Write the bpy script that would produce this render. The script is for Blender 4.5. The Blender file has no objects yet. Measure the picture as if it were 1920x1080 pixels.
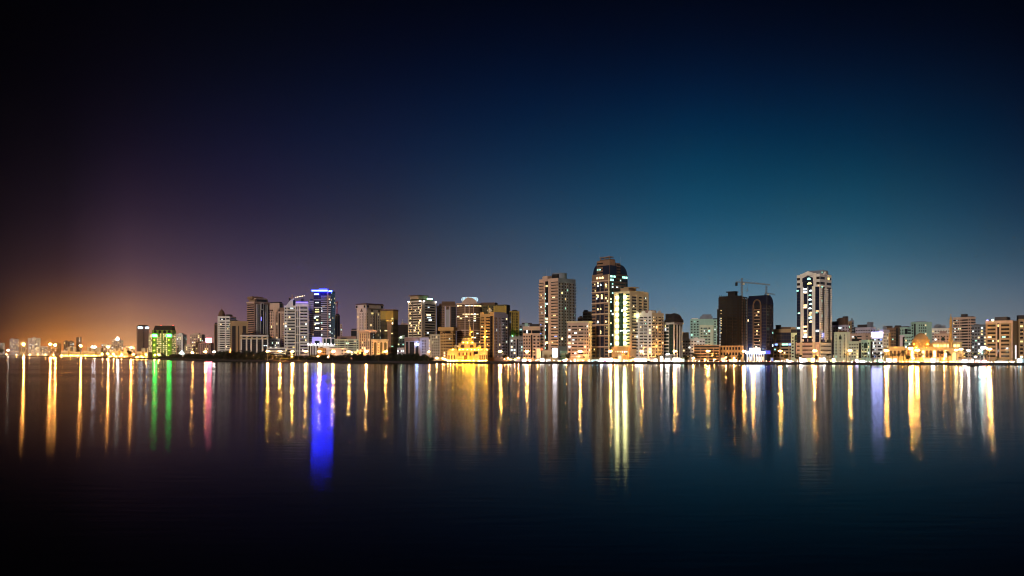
import bpy, math, random, re
from mathutils import Vector, Matrix
random.seed(7)
sc = bpy.context.scene
COL = sc.collection
PI = math.pi
F = 1493.0        # focal length in photo pixels (1920 wide)
EYE = 12.0        # eye height above the water, metres
HZ = 662.0        # photo row of the horizon
G = 1.8           # level of the land

# ------------------------------------------------------------------ helpers
def X(px, D): return (px - 960.0) / F * D
def Z(py, D): return EYE - (py - HZ) / F * D
SH = [(-900,666.6),(-300,667),(0,667.6),(120,670.2),(240,672.5),(300,674),(400,677),(500,678),(640,680),(810,681),(1160,682.5),(1560,683.5),(1920,685),(2500,686),(3200,686)]
def Dsh(px):
    for (a,ya),(b,yb) in zip(SH, SH[1:]):
        if a <= px <= b:
            return F*EYE/(ya+(yb-ya)*(px-a)/(b-a)-HZ)
    return F*EYE/(SH[0][1]-HZ) if px < SH[0][0] else F*EYE/(SH[-1][1]-HZ)

class MB:
    def __init__(s): s.v=[]; s.f=[]; s.m=[]
    def quad(s, a,b,c,d, m=0):
        n=len(s.v); s.v += [tuple(a),tuple(b),tuple(c),tuple(d)]; s.f.append((n,n+1,n+2,n+3)); s.m.append(m)
    def box(s, x0,x1,y0,y1,z0,z1, m=0):
        n=len(s.v)
        s.v += [(x0,y0,z0),(x1,y0,z0),(x1,y1,z0),(x0,y1,z0),(x0,y0,z1),(x1,y0,z1),(x1,y1,z1),(x0,y1,z1)]
        for q in ((0,3,2,1),(4,5,6,7),(0,1,5,4),(1,2,6,5),(2,3,7,6),(3,0,4,7)):
            s.f.append(tuple(n+i for i in q)); s.m.append(m)
        return s
    def prism(s, poly, z0, z1, m=0, top=None):
        """poly counter-clockwise; top: optional second outline at z1"""
        n=len(s.v); k=len(poly); top = top or poly
        s.v += [(p[0],p[1],z0) for p in poly] + [(p[0],p[1],z1) for p in top]
        for i in range(k):
            j=(i+1)%k; s.f.append((n+i,n+j,n+k+j,n+k+i)); s.m.append(m)
        s.f.append(tuple(n+k+i for i in range(k))); s.m.append(m)
        s.f.append(tuple(n+i for i in reversed(range(k)))); s.m.append(m)
        return s
    def slab(s, poly, y0, y1, m=0):
        """outline in the x-z plane pushed from y0 (front) to y1"""
        n=len(s.v); k=len(poly)
        s.v += [(p[0],y0,p[1]) for p in poly]+[(p[0],y1,p[1]) for p in poly]
        for i in range(k):
            j=(i+1)%k; s.f.append((n+i,n+k+i,n+k+j,n+j)); s.m.append(m)
        s.f.append(tuple(n+i for i in range(k))); s.m.append(m)
        s.f.append(tuple(n+k+i for i in reversed(range(k)))); s.m.append(m)
        return s
    def lathe(s, prof, seg=16, c=(0,0), m=0):
        n=len(s.v); k=len(prof)
        for r,z in prof:
            for i in range(seg):
                a=2*PI*i/seg; s.v.append((c[0]+r*math.cos(a), c[1]+r*math.sin(a), z))
        for q in range(k-1):
            for i in range(seg):
                j=(i+1)%seg; s.f.append((n+q*seg+i,n+q*seg+j,n+(q+1)*seg+j,n+(q+1)*seg+i)); s.m.append(m)
        s.f.append(tuple(n+(k-1)*seg+i for i in range(seg))); s.m.append(m)
        s.f.append(tuple(n+i for i in reversed(range(seg)))); s.m.append(m)
        return s
    def tube(s, p, q, r0, r1=None, seg=6, m=0):
        r1 = r0 if r1 is None else r1
        p=Vector(p); q=Vector(q); d=(q-p).normalized()
        a=d.orthogonal().normalized(); b=d.cross(a); n=len(s.v)
        for c,r in ((p,r0),(q,r1)):
            for i in range(seg):
                t=2*PI*i/seg; s.v.append(tuple(c+a*(r*math.cos(t))+b*(r*math.sin(t))))
        for i in range(seg):
            j=(i+1)%seg; s.f.append((n+i,n+j,n+seg+j,n+seg+i)); s.m.append(m)
        s.f.append(tuple(n+seg+i for i in range(seg))); s.m.append(m)
        s.f.append(tuple(n+i for i in reversed(range(seg)))); s.m.append(m)
        return s
    def mesh(s, name, mats):
        me=bpy.data.meshes.new(name); me.from_pydata(s.v,[],s.f)
        for m in (mats if isinstance(mats,(list,tuple)) else [mats]): me.materials.append(m)
        me.polygons.foreach_set('material_index', s.m); me.update()
        return me

def put(name, me, parent=None, loc=(0,0,0), rz=0.0, **pr):
    o=bpy.data.objects.new(name, me); COL.objects.link(o)
    if parent is not None: o.parent=parent
    o.location=loc; o.rotation_euler=(0,0,rz)
    for k,v in pr.items(): o[k]=v
    return o
def build(mb, name, mats, parent=None, loc=(0,0,0), rz=0.0, **pr):
    return put(name, mb.mesh(name, mats), parent, loc, rz, **pr)
def thing(name, label, cat, loc, rz=0.0, group=None):
    o=put(name, None, None, loc, rz, label=label, category=cat)
    o.empty_display_size=1
    if group: o['group']=group
    return o
def copy_tree(o, parent=None):
    c=o.copy(); COL.objects.link(c)
    if parent is not None: c.parent=parent
    for ch in list(o.children): copy_tree(ch, c)
    return c

# ------------------------------------------------------------------ materials
def mat_wall(name, rgb, rough=0.8, var=0.18, scale=0.12, metallic=0.0):
    m=bpy.data.materials.new(name); m.use_nodes=True; nt=m.node_tree; b=nt.nodes['Principled BSDF']
    tc=nt.nodes.new('ShaderNodeTexCoord'); mp=nt.nodes.new('ShaderNodeMapping'); mp.inputs['Scale'].default_value=(1,1,0.35)
    nz=nt.nodes.new('ShaderNodeTexNoise'); nz.inputs['Scale'].default_value=scale; nz.inputs['Detail'].default_value=6; nz.inputs['Roughness'].default_value=0.65
    nt.links.new(tc.outputs['Object'],mp.inputs['Vector']); nt.links.new(mp.outputs['Vector'],nz.inputs['Vector'])
    cr=nt.nodes.new('ShaderNodeValToRGB'); cr.color_ramp.elements[0].position=0.3; cr.color_ramp.elements[1].position=0.7
    cr.color_ramp.elements[0].color=tuple(c*(1-var) for c in rgb)+(1,); cr.color_ramp.elements[1].color=tuple(min(.85,c*(1+var*.5)) for c in rgb)+(1,)
    nt.links.new(nz.outputs['Fac'],cr.inputs['Fac']); nt.links.new(cr.outputs['Color'],b.inputs['Base Color'])
    b.inputs['Roughness'].default_value=rough; b.inputs['Metallic'].default_value=metallic; b.inputs['Specular IOR Level'].default_value=.5 if metallic else .12
    return m
def mat_glass(name, rgb, rough=0.08):
    m=bpy.data.materials.new(name); m.use_nodes=True; nt=m.node_tree; b=nt.nodes['Principled BSDF']
    oi=nt.nodes.new('ShaderNodeObjectInfo'); mr=nt.nodes.new('ShaderNodeMapRange')
    mr.inputs['To Min'].default_value=rough*.6; mr.inputs['To Max'].default_value=rough*1.8
    nt.links.new(oi.outputs['Random'],mr.inputs['Value']); nt.links.new(mr.outputs['Result'],b.inputs['Roughness'])
    b.inputs['Base Color'].default_value=(*rgb,1)
    return m
def mat_emit(name, rgb, L, sample=True, var=0.0):
    m=bpy.data.materials.new(name); m.use_nodes=True; nt=m.node_tree; b=nt.nodes['Principled BSDF']
    b.inputs['Base Color'].default_value=(.05,.05,.05,1); b.inputs['Emission Color'].default_value=(*rgb,1); b.inputs['Emission Strength'].default_value=L
    if var:
        oi=nt.nodes.new('ShaderNodeObjectInfo'); mr=nt.nodes.new('ShaderNodeMapRange')
        mr.inputs['To Min'].default_value=L*(1-var); mr.inputs['To Max'].default_value=L*(1+var)
        nt.links.new(oi.outputs['Random'],mr.inputs['Value']); nt.links.new(mr.outputs['Result'],b.inputs['Emission Strength'])
    m.cycles.emission_sampling = 'FRONT_BACK' if sample else 'NONE'
    return m
WALL = {k: mat_wall('wall_'+k, v) for k,v in dict(
    white=(.78,.75,.71), cream=(.62,.52,.40), tan=(.40,.28,.165), pink=(.60,.42,.33), rose=(.36,.235,.20), brown=(.13,.078,.05), dark=(.022,.018,.017),
    gold=(.42,.29,.07), olive=(.10,.085,.04), grey=(.36,.36,.38), steel=(.20,.22,.27), teal=(.34,.54,.48), orange=(.62,.36,.14), sand=(.70,.58,.38),  # teal puts green-cyan lamp light on white walls into the colour
    lilac=(.55,.50,.62), green=(.20,.30,.05), mint=(.58,.66,.52), concrete=(.10,.065,.045), mocha=(.25,.155,.105), black=(.012,.012,.016)).items()}
ROOFM = mat_wall('roof_plant_dark', (.05,.042,.045)); FRAME = mat_wall('frame_metal', (.06,.056,.056), .5); METAL = mat_wall('galvanised_steel', (.30,.30,.30), .45, metallic=.6)
GLS = mat_glass('dark_glass', (.010,.012,.016)); GLB = mat_glass('navy_glass', (.010,.014,.040)); GLT = mat_glass('green_glass', (.012,.035,.028)); GLW = mat_glass('brown_glass', (.022,.014,.010))
LIT = {'w': mat_emit('lit_window_warm',(1,.70,.34),2.2,False,.6), 'c': mat_emit('lit_window_cool',(.78,.93,1),2.3,False,.6), 't': mat_emit('lit_window_teal',(.45,1,.85),1.5,False,.6), 'y': mat_emit('lit_window_yellow',(1,.80,.30),1.6,False,.5), 'b': mat_emit('lit_window_blue',(.2,.35,1),1.6,False,.4)}
ASPH = mat_wall('asphalt', (.05,.05,.052), .85); PAVE = mat_wall('promenade_paving', (.30,.24,.19), .8, scale=.4); SOIL = mat_wall('dry_soil', (.10,.08,.06), .95, scale=.02); STONE = mat_wall('seawall_stone', (.035,.03,.028), .9, scale=.6); PAINT = mat_wall('road_paint', (.75,.75,.72), .6)
def lampm(name, rgb, L, var=0.0): return mat_emit(name, rgb, L, True, var)
L_OR = lampm('sodium_lamp', (1,.40,.08), 2900, .6); L_WH = lampm('white_lamp', (1,.93,.85), 60); L_YE = lampm('yellow_floodlight', (1,.66,.10), 130); L_CY = lampm('cyan_lamp',(.5,.8,1),7); L_GR = lampm('green_sign_light',(.02,1,.12),34); L_PK = lampm('pink_sign_light',(1,.18,.28),44); L_BL = lampm('blue_neon',(.006,.010,1),170)

# ------------------------------------------------------------------ facade kit
CACHE = {}
def cached(key, fn):
    if key not in CACHE: CACHE[key]=fn()
    return CACHE[key]
def q(x, s=.2): return max(s, round(x/s)*s)
def win_geo(mb, w, h, arch=False, m=0, fm=1):
    t=.14
    if arch:
        pts=[(-w/2,0),(w/2,0)]+[(w/2*math.cos(a),h-w/2+w/2*math.sin(a)) for a in [PI*i/8 for i in range(9)]]
        mb.slab(pts,-.06,.02,m)
        mb.box(-w/2-.2,w/2+.2,-.22,0,-.22,-.02,fm)
    else:
        mb.box(-w/2,w/2,-.06,.02,0,h,m)
        mb.box(-w/2-t,-w/2-.004,-.12,.0,-t,h+t,fm).box(w/2+.004,w/2+t,-.12,.0,-t,h+t,fm)
        mb.box(-w/2,w/2,-.2,.0,-t,-.004,fm).box(-w/2,w/2,-.12,.0,h+.004,h+t,fm)
    return mb
def win_mesh(w,h,mat,wm,arch=False):
    return cached(('win',w,h,mat.name,wm.name,arch), lambda: win_geo(MB(),w,h,arch).mesh('window',[mat,wm]))
def ribbon_mesh(w,h,mat):
    def f():
        mb=MB(); mb.box(-w/2,w/2,-.05,.02,0,h,0); n=max(1,int(w/2.4))
        for i in range(n+1):
            x=-w/2+w*i/n; mb.box(x-.05,x+.05,-.10,.0,.0,h,1)
        return mb.mesh('ribbon_window',[mat,FRAME])
    return cached(('rib',w,h,mat.name),f)
def balcony_mesh(w,mat,dep=1.3):
    def f():
        mb=MB(); mb.box(-w/2,w/2,-dep,0,-.18,.05).box(-w/2,w/2,-dep,-dep+.14,.05,1.0).box(-w/2,-w/2+.14,-dep+.14,0,.05,1.0).box(w/2-.14,w/2,-dep+.14,0,.05,1.0)
        return mb.mesh('balcony',mat)
    return cached(('bal',w,mat.name,dep),f)

class B:
    """one building: an empty at its base, wall box from (0,0) to (W,Dp), front on y=0"""
    def __init__(s, name, label, cat, xl, xr, yt, D, wall, xc=None, side='R', ang=28, dep=18, group=None, body=True, base=G, cap=100):
        s.mat = WALL[wall] if isinstance(wall,str) else wall
        s.cap=cap
        xm = xc if xc is not None else (xl+xr)/2
        phi = math.atan((xm-960)/F); a=math.radians(ang)
        def along(C,d,px):
            k=(px-960)/F; return (k*C[1]-C[0])/(d[0]-k*d[1])
        if xc is None:
            rz=-phi; k=(xl-960)/F; C=(X(xm,D),D); dx=(math.cos(rz),math.sin(rz))
            w1=along(C,(-dx[0],-dx[1]),xl); w2=along(C,dx,xr); s.W=w1+w2; s.Dp=dep; o=(C[0]-dx[0]*w1,C[1]-dx[1]*w1)
        elif side=='R':
            rz=-a-phi; C=(X(xc,D),D); dx=(math.cos(rz),math.sin(rz)); dy=(-dx[1],dx[0])
            s.W=along(C,(-dx[0],-dx[1]),xl); s.Dp=along(C,dy,xr); o=(C[0]-dx[0]*s.W,C[1]-dx[1]*s.W)
        else:
            rz=a-phi; C=(X(xc,D),D); dx=(math.cos(rz),math.sin(rz)); dy=(-dx[1],dx[0])
            s.W=along(C,dx,xr); s.Dp=along(C,dy,xl); o=C
        assert 0<s.W<250 and 0<s.Dp<250, (label,s.W,s.Dp)
        s.D=D; s.H=Z(yt,D)-base; s.rz=rz; s.wins=[]; s.nb=0
        s.root=thing(name,label,cat,(o[0],o[1],base),rz,group)
        if body:
            mb=MB(); W,P,H=s.W,s.Dp,s.H
            mb.box(0,W,0,P,0,H-1)
            mb.box(0,W,0,.4,H-1,H).box(0,W,P-.4,P,H-1,H).box(0,.4,.4,P-.4,H-1,H).box(W-.4,W,.4,P-.4,H-1,H)
            build(mb,'wall',s.mat,s.root)
    def zz(s, py): return Z(py,s.D)-s.root.location.z
    def fr(s, side):
        if side=='F': return (0,0),(1,0),s.W,0.0
        if side=='S': return (s.W,0),(0,1),s.Dp,PI/2
        if side=='K': return (s.W,s.Dp),(-1,0),s.W,PI
        return (0,s.Dp),(0,-1),s.Dp,-PI/2
    def at(s, side, u, z, out=0.0):
        o,d,w,r=s.fr(side); n=(d[1],-d[0])
        return (o[0]+d[0]*u+n[0]*out, o[1]+d[1]*u+n[1]*out, z), r
    def part(s, name, me, side, u, z, out=0.0, **pr):
        l,r=s.at(side,u,z,out); return put(name,me,s.root,l,r,**pr)
    def box(s, name, x0,x1,y0,y1,z0,z1, mat=None, **pr):
        m=WALL[mat] if isinstance(mat,str) else (mat or s.mat)
        return build(MB().box(x0,x1,y0,y1,z0,z1),name,m,s.root,**pr)
    def fbox(s, name, side, u0,u1,z0,z1,out,mat=None,back=0.0,**pr):
        m=WALL[mat] if isinstance(mat,str) else (mat or s.mat)
        me=MB().box(0,u1-u0,-out,back,0,z1-z0).mesh(name,m)
        return s.part(name,me,side,u0,z0,**pr)
    def face(s, spec, side='F', z0=4.5, z1=None, fh=3.4, lit=.18, pal='wwcty', glass=None, trim=None, u0=0.0, u1=1.0, wh=.46):
        o,d,Wd,r=s.fr(side); z1=s.H-1.6 if z1 is None else z1
        glass=glass or GLS; trim=WALL[trim] if isinstance(trim,str) else (trim or s.mat)
        n=max(1,int((z1-z0)/fh)); fh=(z1-z0)/n
        toks=[(t[0],float(t[1]),int(t[2] or 1)) for t in re.findall(r'([a-z])([\d.]+)(?::(\d+))?',spec)]
        tw=sum(t[1] for t in toks); u=u0*Wd; Ws=(u1-u0)*Wd
        for ty,wt,k in toks:
            cw=Ws*wt/tw
            if ty=='p':
                s.fbox('pier',side,u+.05,u+cw-.05,z0,z1+.6,.55,trim)
            elif ty in 'gd':
                w=cw*.92
                me=MB(); me.box(-w/2,w/2,-.07,.02,0,z1-z0,0)
                for i in range(n): me.box(-w/2,w/2,-.13,.0,i*fh,i*fh+.35,1)
                k2=max(1,int(w/2.5))
                for i in range(k2+1): me.box(-w/2+w*i/k2-.06,-w/2+w*i/k2+.06,-.16,.0,.0,z1-z0,1)
                s.part('glass_strip',me.mesh('glass_strip',[glass,FRAME]),side,u+cw/2,z0)
                if ty=='g':
                    for i in range(n):
                        for j in range(k2):
                            if random.random()<lit: s.wins.append((side,u+cw*.04+w*(j+.5)/k2,z0+i*fh+.5,q(w/k2*.8),q(fh*.6),random.choice(pal),0,.1))
            elif ty in 'wva':
                c=cw/k
                for i in range(n):
                    for j in range(k):
                        w=q(min(c*.52,2.6)) if ty!='v' else q(min(c*.45,1.3)); h=q(fh*(wh if ty!='v' else .66))
                        l=random.choice(pal) if random.random()<lit else ''
                        s.wins.append((side,u+c*(j+.5),z0+i*fh+.9 if ty!='v' else z0+i*fh+.5,w,h,l,1 if ty=='a' else 0,0))
            elif ty in 'rb':
                c=cw/k; w=q(c*.9); h=q(fh*(wh+.02 if ty=='r' else .62))
                for i in range(n):
                    for j in range(k):
                        uc=u+c*(j+.5); z=z0+i*fh+(.9 if ty=='r' else .15)
                        s.nb+=1
                        s.part('ribbon_window' if ty=='r' else 'balcony_door',ribbon_mesh(w,h,glass),side,uc,z)
                        if ty=='b': s.part('balcony',balcony_mesh(q(c*.94),trim),side,uc,z)
                        if random.random()<lit*1.6:
                            ww=q(w*random.choice((.2,.3,.45))); s.wins.append((side,uc+random.uniform(-.5,.5)*(w-ww),z+.15,ww,q(h-.3),random.choice(pal),0,.08))
            u+=cw
        return s
    def skin(s, wall):  # overlay whose colour holds the light and shade of the side face
        W,P,H=s.W,s.Dp,s.H; s.box('tinted_side_wall',W+.005,W+.3,.3,P,0,H,wall); f0=s.fr
        s.fr=lambda sd: ((W+.3,0),(0,1),P,PI/2) if sd=='S' else f0(sd)
        return s
    def roof(s, *items):
        for (a,b,c,d,h,*m) in items:
            s.box('roof_room',a*s.W,b*s.W,c*s.Dp,d*s.Dp,s.H-1,s.H+h,m[0] if m else ROOFM)
        return s
    def band(s, z, h=1.0, out=.5, mat=None, name='cornice'):
        m=WALL[mat] if isinstance(mat,str) else (mat or s.mat); W,P=s.W,s.Dp; mb=MB()
        mb.box(-out,W+out,-out,-.02,z,z+h).box(-out,W+out,P+.02,P+out,z,z+h).box(-out,-.02,-.02,P+.02,z,z+h).box(W+.02,W+out,-.02,P+.02,z,z+h)
        build(mb,name,m,s.root); return s
    def mast(s, fx, fy, z, h, r=.25):
        mb=MB(); mb.tube((fx*s.W,fy*s.Dp,z),(fx*s.W,fy*s.Dp,z+h),r,r*.4); build(mb,'antenna',METAL,s.root); return s
    def done(s, cap=None):
        cap=max(10,min(cap or s.cap,100))
        random.shuffle(s.wins); s.wins.sort(key=lambda w: (w[5]=='',))
        rest=MB(); mats=[GLS,s.mat]; idx={}
        for i,(side,u,z,w,h,l,ar,out) in enumerate(s.wins):
            m=LIT[l] if l else GLS
            if i<cap:
                o=s.part('window',win_mesh(w,h,m,s.mat if not out else FRAME,bool(ar)),side,u,z,out)
                if l: o['label']='lit window'
            else:
                if l and l not in idx: idx[l]=len(mats); mats.append(m)
                t=win_geo(MB(),w,h,bool(ar),idx[l] if l else 0,1); loc,r=s.at(side,u,z,out); c,sn=math.cos(r),math.sin(r); n0=len(rest.v)
                rest.v+=[(loc[0]+x*c-y*sn,loc[1]+x*sn+y*c,loc[2]+zz) for x,y,zz in t.v]; rest.f+=[tuple(n0+k for k in f) for f in t.f]; rest.m+=t.m
        if rest.f: build(rest,'window_grid',mats,s.root,kind='stuff')
        s.wins=[]; return s
SUN_E=1.5; ROUGH_NEAR=.115; ROUGH_FAR=.155; ANISO=-.3; BUMP=.019; IOR=1.085; EXPO=.25; WORLD=.84
# ------------------------------------------------------------------ camera, sky, added sun that fills the facades
cam=bpy.data.cameras.new('camera'); co=bpy.data.objects.new('camera',cam); COL.objects.link(co); sc.camera=co
co.location=(0,0,EYE); co.rotation_euler=(PI/2,0,0); cam.sensor_width=36; cam.lens=36*F/1920; cam.shift_y=(HZ-540)/1920; cam.clip_start=.5; cam.clip_end=90000
w=bpy.data.worlds.new('World'); sc.world=w; w.use_nodes=True; nt=w.node_tree; nt.nodes.clear()
N=lambda t: nt.nodes.new(t)
def s2l(c): c/=255; return c/12.92 if c<=.04045 else ((c+.055)/1.055)**2.4
out=N('ShaderNodeOutputWorld'); bg=N('ShaderNodeBackground'); nt.links.new(bg.outputs[0],out.inputs[0])
tc=N('ShaderNodeTexCoord'); sx=N('ShaderNodeSeparateXYZ'); nt.links.new(tc.outputs['Generated'],sx.inputs[0])
az=N('ShaderNodeMath'); az.operation='ARCTAN2'; nt.links.new(sx.outputs['X'],az.inputs[0]); nt.links.new(sx.outputs['Y'],az.inputs[1])
# city glow: elevation ramps at eight bearings, blended by bearing
PY=[655,640,600,540,480,400,300,200,100,0]
SKY={0:[(128,70,32),(104,56,32),(63,38,33),(39,25,33),(26,18,27),(14,10,20),(7,5,13),(3,3,8),(1,1,5),(1,1,3)],
 120:[(232,137,53),(199,121,56),(128,82,53),(67,44,49),(42,29,40),(24,17,30),(10,9,19),(5,4,13),(2,2,8),(1,1,5)],
 240:[(253,176,111),(226,159,104),(164,114,89),(98,71,78),(69,51,67),(41,30,48),(20,15,33),(8,8,21),(4,4,13),(2,2,8)],
 480:[(148,110,123),(133,101,118),(107,84,104),(80,66,90),(59,51,73),(37,33,57),(20,22,48),(8,13,34),(4,7,20),(2,4,13)],
 720:[(128,110,123),(118,102,118),(96,86,105),(73,70,88),(58,60,77),(36,43,66),(16,29,58),(7,17,43),(3,8,27),(2,4,16)],
 960:[(142,137,146),(127,124,138),(102,104,121),(78,88,109),(58,76,98),(32,60,88),(10,38,69),(3,22,52),(1,10,33),(1,5,19)],
 1300:[(137,153,165),(127,147,160),(104,132,151),(73,114,141),(46,96,125),(20,75,104),(2,52,83),(1,29,62),(1,13,37),(1,6,22)],
 1600:[(145,155,162),(136,149,158),(114,138,148),(87,120,138),(52,98,122),(22,74,99),(2,48,76),(1,28,57),(1,11,33),(0,5,19)],
 1920:[(142,135,139),(131,129,136),(108,117,127),(76,97,117),(46,75,96),(23,53,78),(7,33,59),(2,18,42),(1,7,24),(0,3,13)]}
prev=None; pa=None
for px in sorted(SKY):
    u=(px-960)/F; a=math.atan(u)
    el=N('ShaderNodeMapRange'); el.inputs['From Min'].default_value=0; el.inputs['From Max'].default_value=.46; nt.links.new(sx.outputs['Z'],el.inputs['Value'])
    cr=N('ShaderNodeValToRGB'); R=cr.color_ramp; R.interpolation='B_SPLINE'
    for i,(py,c) in enumerate(zip(PY,SKY[px])):
        v=(HZ-py)/F; p=v/math.sqrt(1+u*u+v*v)/.46
        e=R.elements[i] if i<1 else (R.elements.new(p))
        if i==0: R.elements[0].position=p; R.elements[1].position=1.0; R.elements[1].color=(0,.0006,.002,1)
        e.color=(s2l(c[0]),s2l(c[1]),s2l(c[2]),1)
    nt.links.new(el.outputs[0],cr.inputs[0])
    if prev is None: prev=cr.outputs[0]
    else:
        mr=N('ShaderNodeMapRange'); mr.inputs['From Min'].default_value=pa; mr.inputs['From Max'].default_value=a; nt.links.new(az.outputs[0],mr.inputs['Value'])
        mx=N('ShaderNodeMix'); mx.data_type='RGBA'; nt.links.new(mr.outputs[0],mx.inputs['Factor']); nt.links.new(prev,mx.inputs['A']); nt.links.new(cr.outputs[0],mx.inputs['B']); prev=mx.outputs['Result']
    pa=a
nt.links.new(prev,bg.inputs['Color']); bg.inputs['Strength'].default_value=WORLD
sl=bpy.data.lights.new('facade_fill_sun','SUN'); sl.energy=SUN_E; sl.color=(1,.84,.70); sl.angle=math.radians(6)  # unseen sun lamp added behind the camera to light the facades
so=bpy.data.objects.new('facade_fill_sun',sl); COL.objects.link(so)
d=Vector((.55,1,-.42)); so.rotation_euler=d.to_track_quat('-Z','Y').to_euler()
sc.view_settings.view_transform='Standard'; sc.view_settings.look='None'; sc.view_settings.exposure=EXPO; sc.view_settings.gamma=1
cy=sc.cycles; cy.use_adaptive_sampling=False; cy.use_denoising=True; cy.denoiser='OPENIMAGEDENOISE'; cy.max_bounces=4; cy.diffuse_bounces=1; cy.glossy_bounces=3; cy.sample_clamp_indirect=4; cy.caustics_reflective=False; cy.caustics_refractive=False; cy.use_light_tree=True; cy.filter_width=1.05
# ------------------------------------------------------------------ water
m=bpy.data.materials.new('lagoon_water'); m.use_nodes=True; nt=m.node_tree; b=nt.nodes['Principled BSDF']
L=nt.links.new
nt.nodes.remove(b); b=N('ShaderNodeBsdfAnisotropic'); b.distribution='BECKMANN'
fr=N('ShaderNodeFresnel'); fr.inputs['IOR'].default_value=IOR; dk=N('ShaderNodeBsdfDiffuse'); dk.inputs['Color'].default_value=(.0008,.0012,.003,1)
ms=N('ShaderNodeMixShader'); L(fr.outputs[0],ms.inputs[0]); L(dk.outputs[0],ms.inputs[1]); L(b.outputs[0],ms.inputs[2]); L(ms.outputs[0],nt.nodes['Material Output'].inputs['Surface'])
b.inputs['Color'].default_value=(.82,.82,.82,1)
geo=N('ShaderNodeNewGeometry'); sp=N('ShaderNodeSeparateXYZ'); L(geo.outputs['Position'],sp.inputs[0])
mp=N('ShaderNodeMapping'); mp.inputs['Scale'].default_value=(.012,.03,1); L(geo.outputs['Position'],mp.inputs['Vector'])
nz=N('ShaderNodeTexNoise'); nz.inputs['Scale'].default_value=1; nz.inputs['Detail'].default_value=4; L(mp.outputs[0],nz.inputs['Vector'])
ad=N('ShaderNodeMath'); ad.operation='MULTIPLY_ADD'; ad.inputs[1].default_value=80; L(nz.outputs['Fac'],ad.inputs[0]); L(sp.outputs['Y'],ad.inputs[2])
ro=N('ShaderNodeMapRange'); ro.inputs['From Min'].default_value=122; ro.inputs['From Max'].default_value=172; ro.inputs['To Min'].default_value=ROUGH_NEAR; ro.inputs['To Max'].default_value=ROUGH_FAR
L(ad.outputs[0],ro.inputs['Value'])
# broad cat's paws where the breeze roughens the water a little more
mp2=N('ShaderNodeMapping'); mp2.inputs['Scale'].default_value=(.0022,.016,1); L(geo.outputs['Position'],mp2.inputs['Vector'])
nz2=N('ShaderNodeTexNoise'); nz2.inputs['Scale'].default_value=1; nz2.inputs['Detail'].default_value=5; L(mp2.outputs[0],nz2.inputs['Vector'])
r2=N('ShaderNodeMapRange'); r2.inputs['From Min'].default_value=.35; r2.inputs['From Max'].default_value=.65; r2.inputs['To Min'].default_value=.88; r2.inputs['To Max'].default_value=1.1; L(nz2.outputs['Fac'],r2.inputs['Value'])
mu=N('ShaderNodeMath'); mu.operation='MULTIPLY'; L(ro.outputs[0],mu.inputs[0]); L(r2.outputs[0],mu.inputs[1]); L(mu.outputs[0],b.inputs['Roughness'])
b.inputs['Anisotropy'].default_value=ANISO
tg=N('ShaderNodeCombineXYZ'); tg.inputs[1].default_value=1; L(tg.outputs[0],b.inputs['Tangent'])
mp3=N('ShaderNodeMapping'); mp3.inputs['Scale'].default_value=(.16,.75,1); L(geo.outputs['Position'],mp3.inputs['Vector'])
nz3=N('ShaderNodeTexNoise'); nz3.inputs['Scale'].default_value=1; nz3.inputs['Detail'].default_value=3; L(mp3.outputs[0],nz3.inputs['Vector'])
bp=N('ShaderNodeBump'); bp.inputs['Strength'].default_value=1; bp.inputs['Distance'].default_value=BUMP; L(nz3.outputs['Fac'],bp.inputs['Height']); L(bp.outputs[0],b.inputs['Normal'])
WATER=m
mb=MB(); mb.quad((-9000,-400,0),(9000,-400,0),(9000,6000,0),(-9000,6000,0)); build(mb,'water',WATER,kind='structure')
# ------------------------------------------------------------------ land, promenade, road, seawall
PXS=list(range(-900,3201,50))
def shore(off): return [(X(p,Dsh(p)+off),Dsh(p)+off) for p in PXS]
def strip(name,o0,o1,z,mat,**pr):
    a=shore(o0); c=shore(o1); mb=MB()
    for i in range(len(a)-1): mb.quad((*a[i],z),(*a[i+1],z),(*c[i+1],z),(*c[i],z))
    return build(mb,name,mat,**pr)
mb=MB(); a=shore(.3)
for i in range(len(a)-1):
    p,qv=a[i],a[i+1]; mb.quad((*p,G),(*qv,G),(qv[0]/qv[1]*7000,7000,G),(p[0]/p[1]*7000,7000,G))
build(mb,'ground',SOIL,kind='structure')
strip('promenade',.9,9,G+.12,PAVE,kind='structure'); strip('road',9.3,20,G+.004,ASPH,kind='structure')
mb=MB(); 
for a,c in ((shore(9),shore(9.3)),(shore(20),shore(20.3))):
    for i in range(len(a)-1):
        mb.quad((*a[i],G+.15),(*a[i+1],G+.15),(*c[i+1],G+.15),(*c[i],G+.15)); mb.quad((*a[i],G),(*a[i+1],G),(*a[i+1],G+.15),(*a[i],G+.15))
build(mb,'kerb',PAVE,kind='structure')
mb=MB(); a=shore(14.5); c=shore(14.7)
for i in range(18,len(a)-1):
    for t in range(6):
        f0,f1=t/6,(t+.45)/6; g=lambda s,f: (s[i][0]+(s[i+1][0]-s[i][0])*f, s[i][1]+(s[i+1][1]-s[i][1])*f)
        mb.quad((*g(a,f0),G+.008),(*g(a,f1),G+.008),(*g(c,f1),G+.008),(*g(c,f0),G+.008))
build(mb,'road_markings',PAINT,kind='structure')
mb=MB(); a=shore(0); c=shore(.8)
for i in range(len(a)-1):
    p,q1,q2,r=a[i],a[i+1],c[i+1],c[i]
    mb.quad((*p,-2),(*q1,-2),(*q1,2.5),(*p,2.5)); mb.quad((*p,2.5),(*q1,2.5),(*q2,2.5),(*r,2.5)); mb.quad((*q2,1),(*r,1),(*r,2.5),(*q2,2.5))
build(mb,'seawall',STONE,label='long low dark stone seawall along the far shore of the lagoon',category='seawall')
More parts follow.
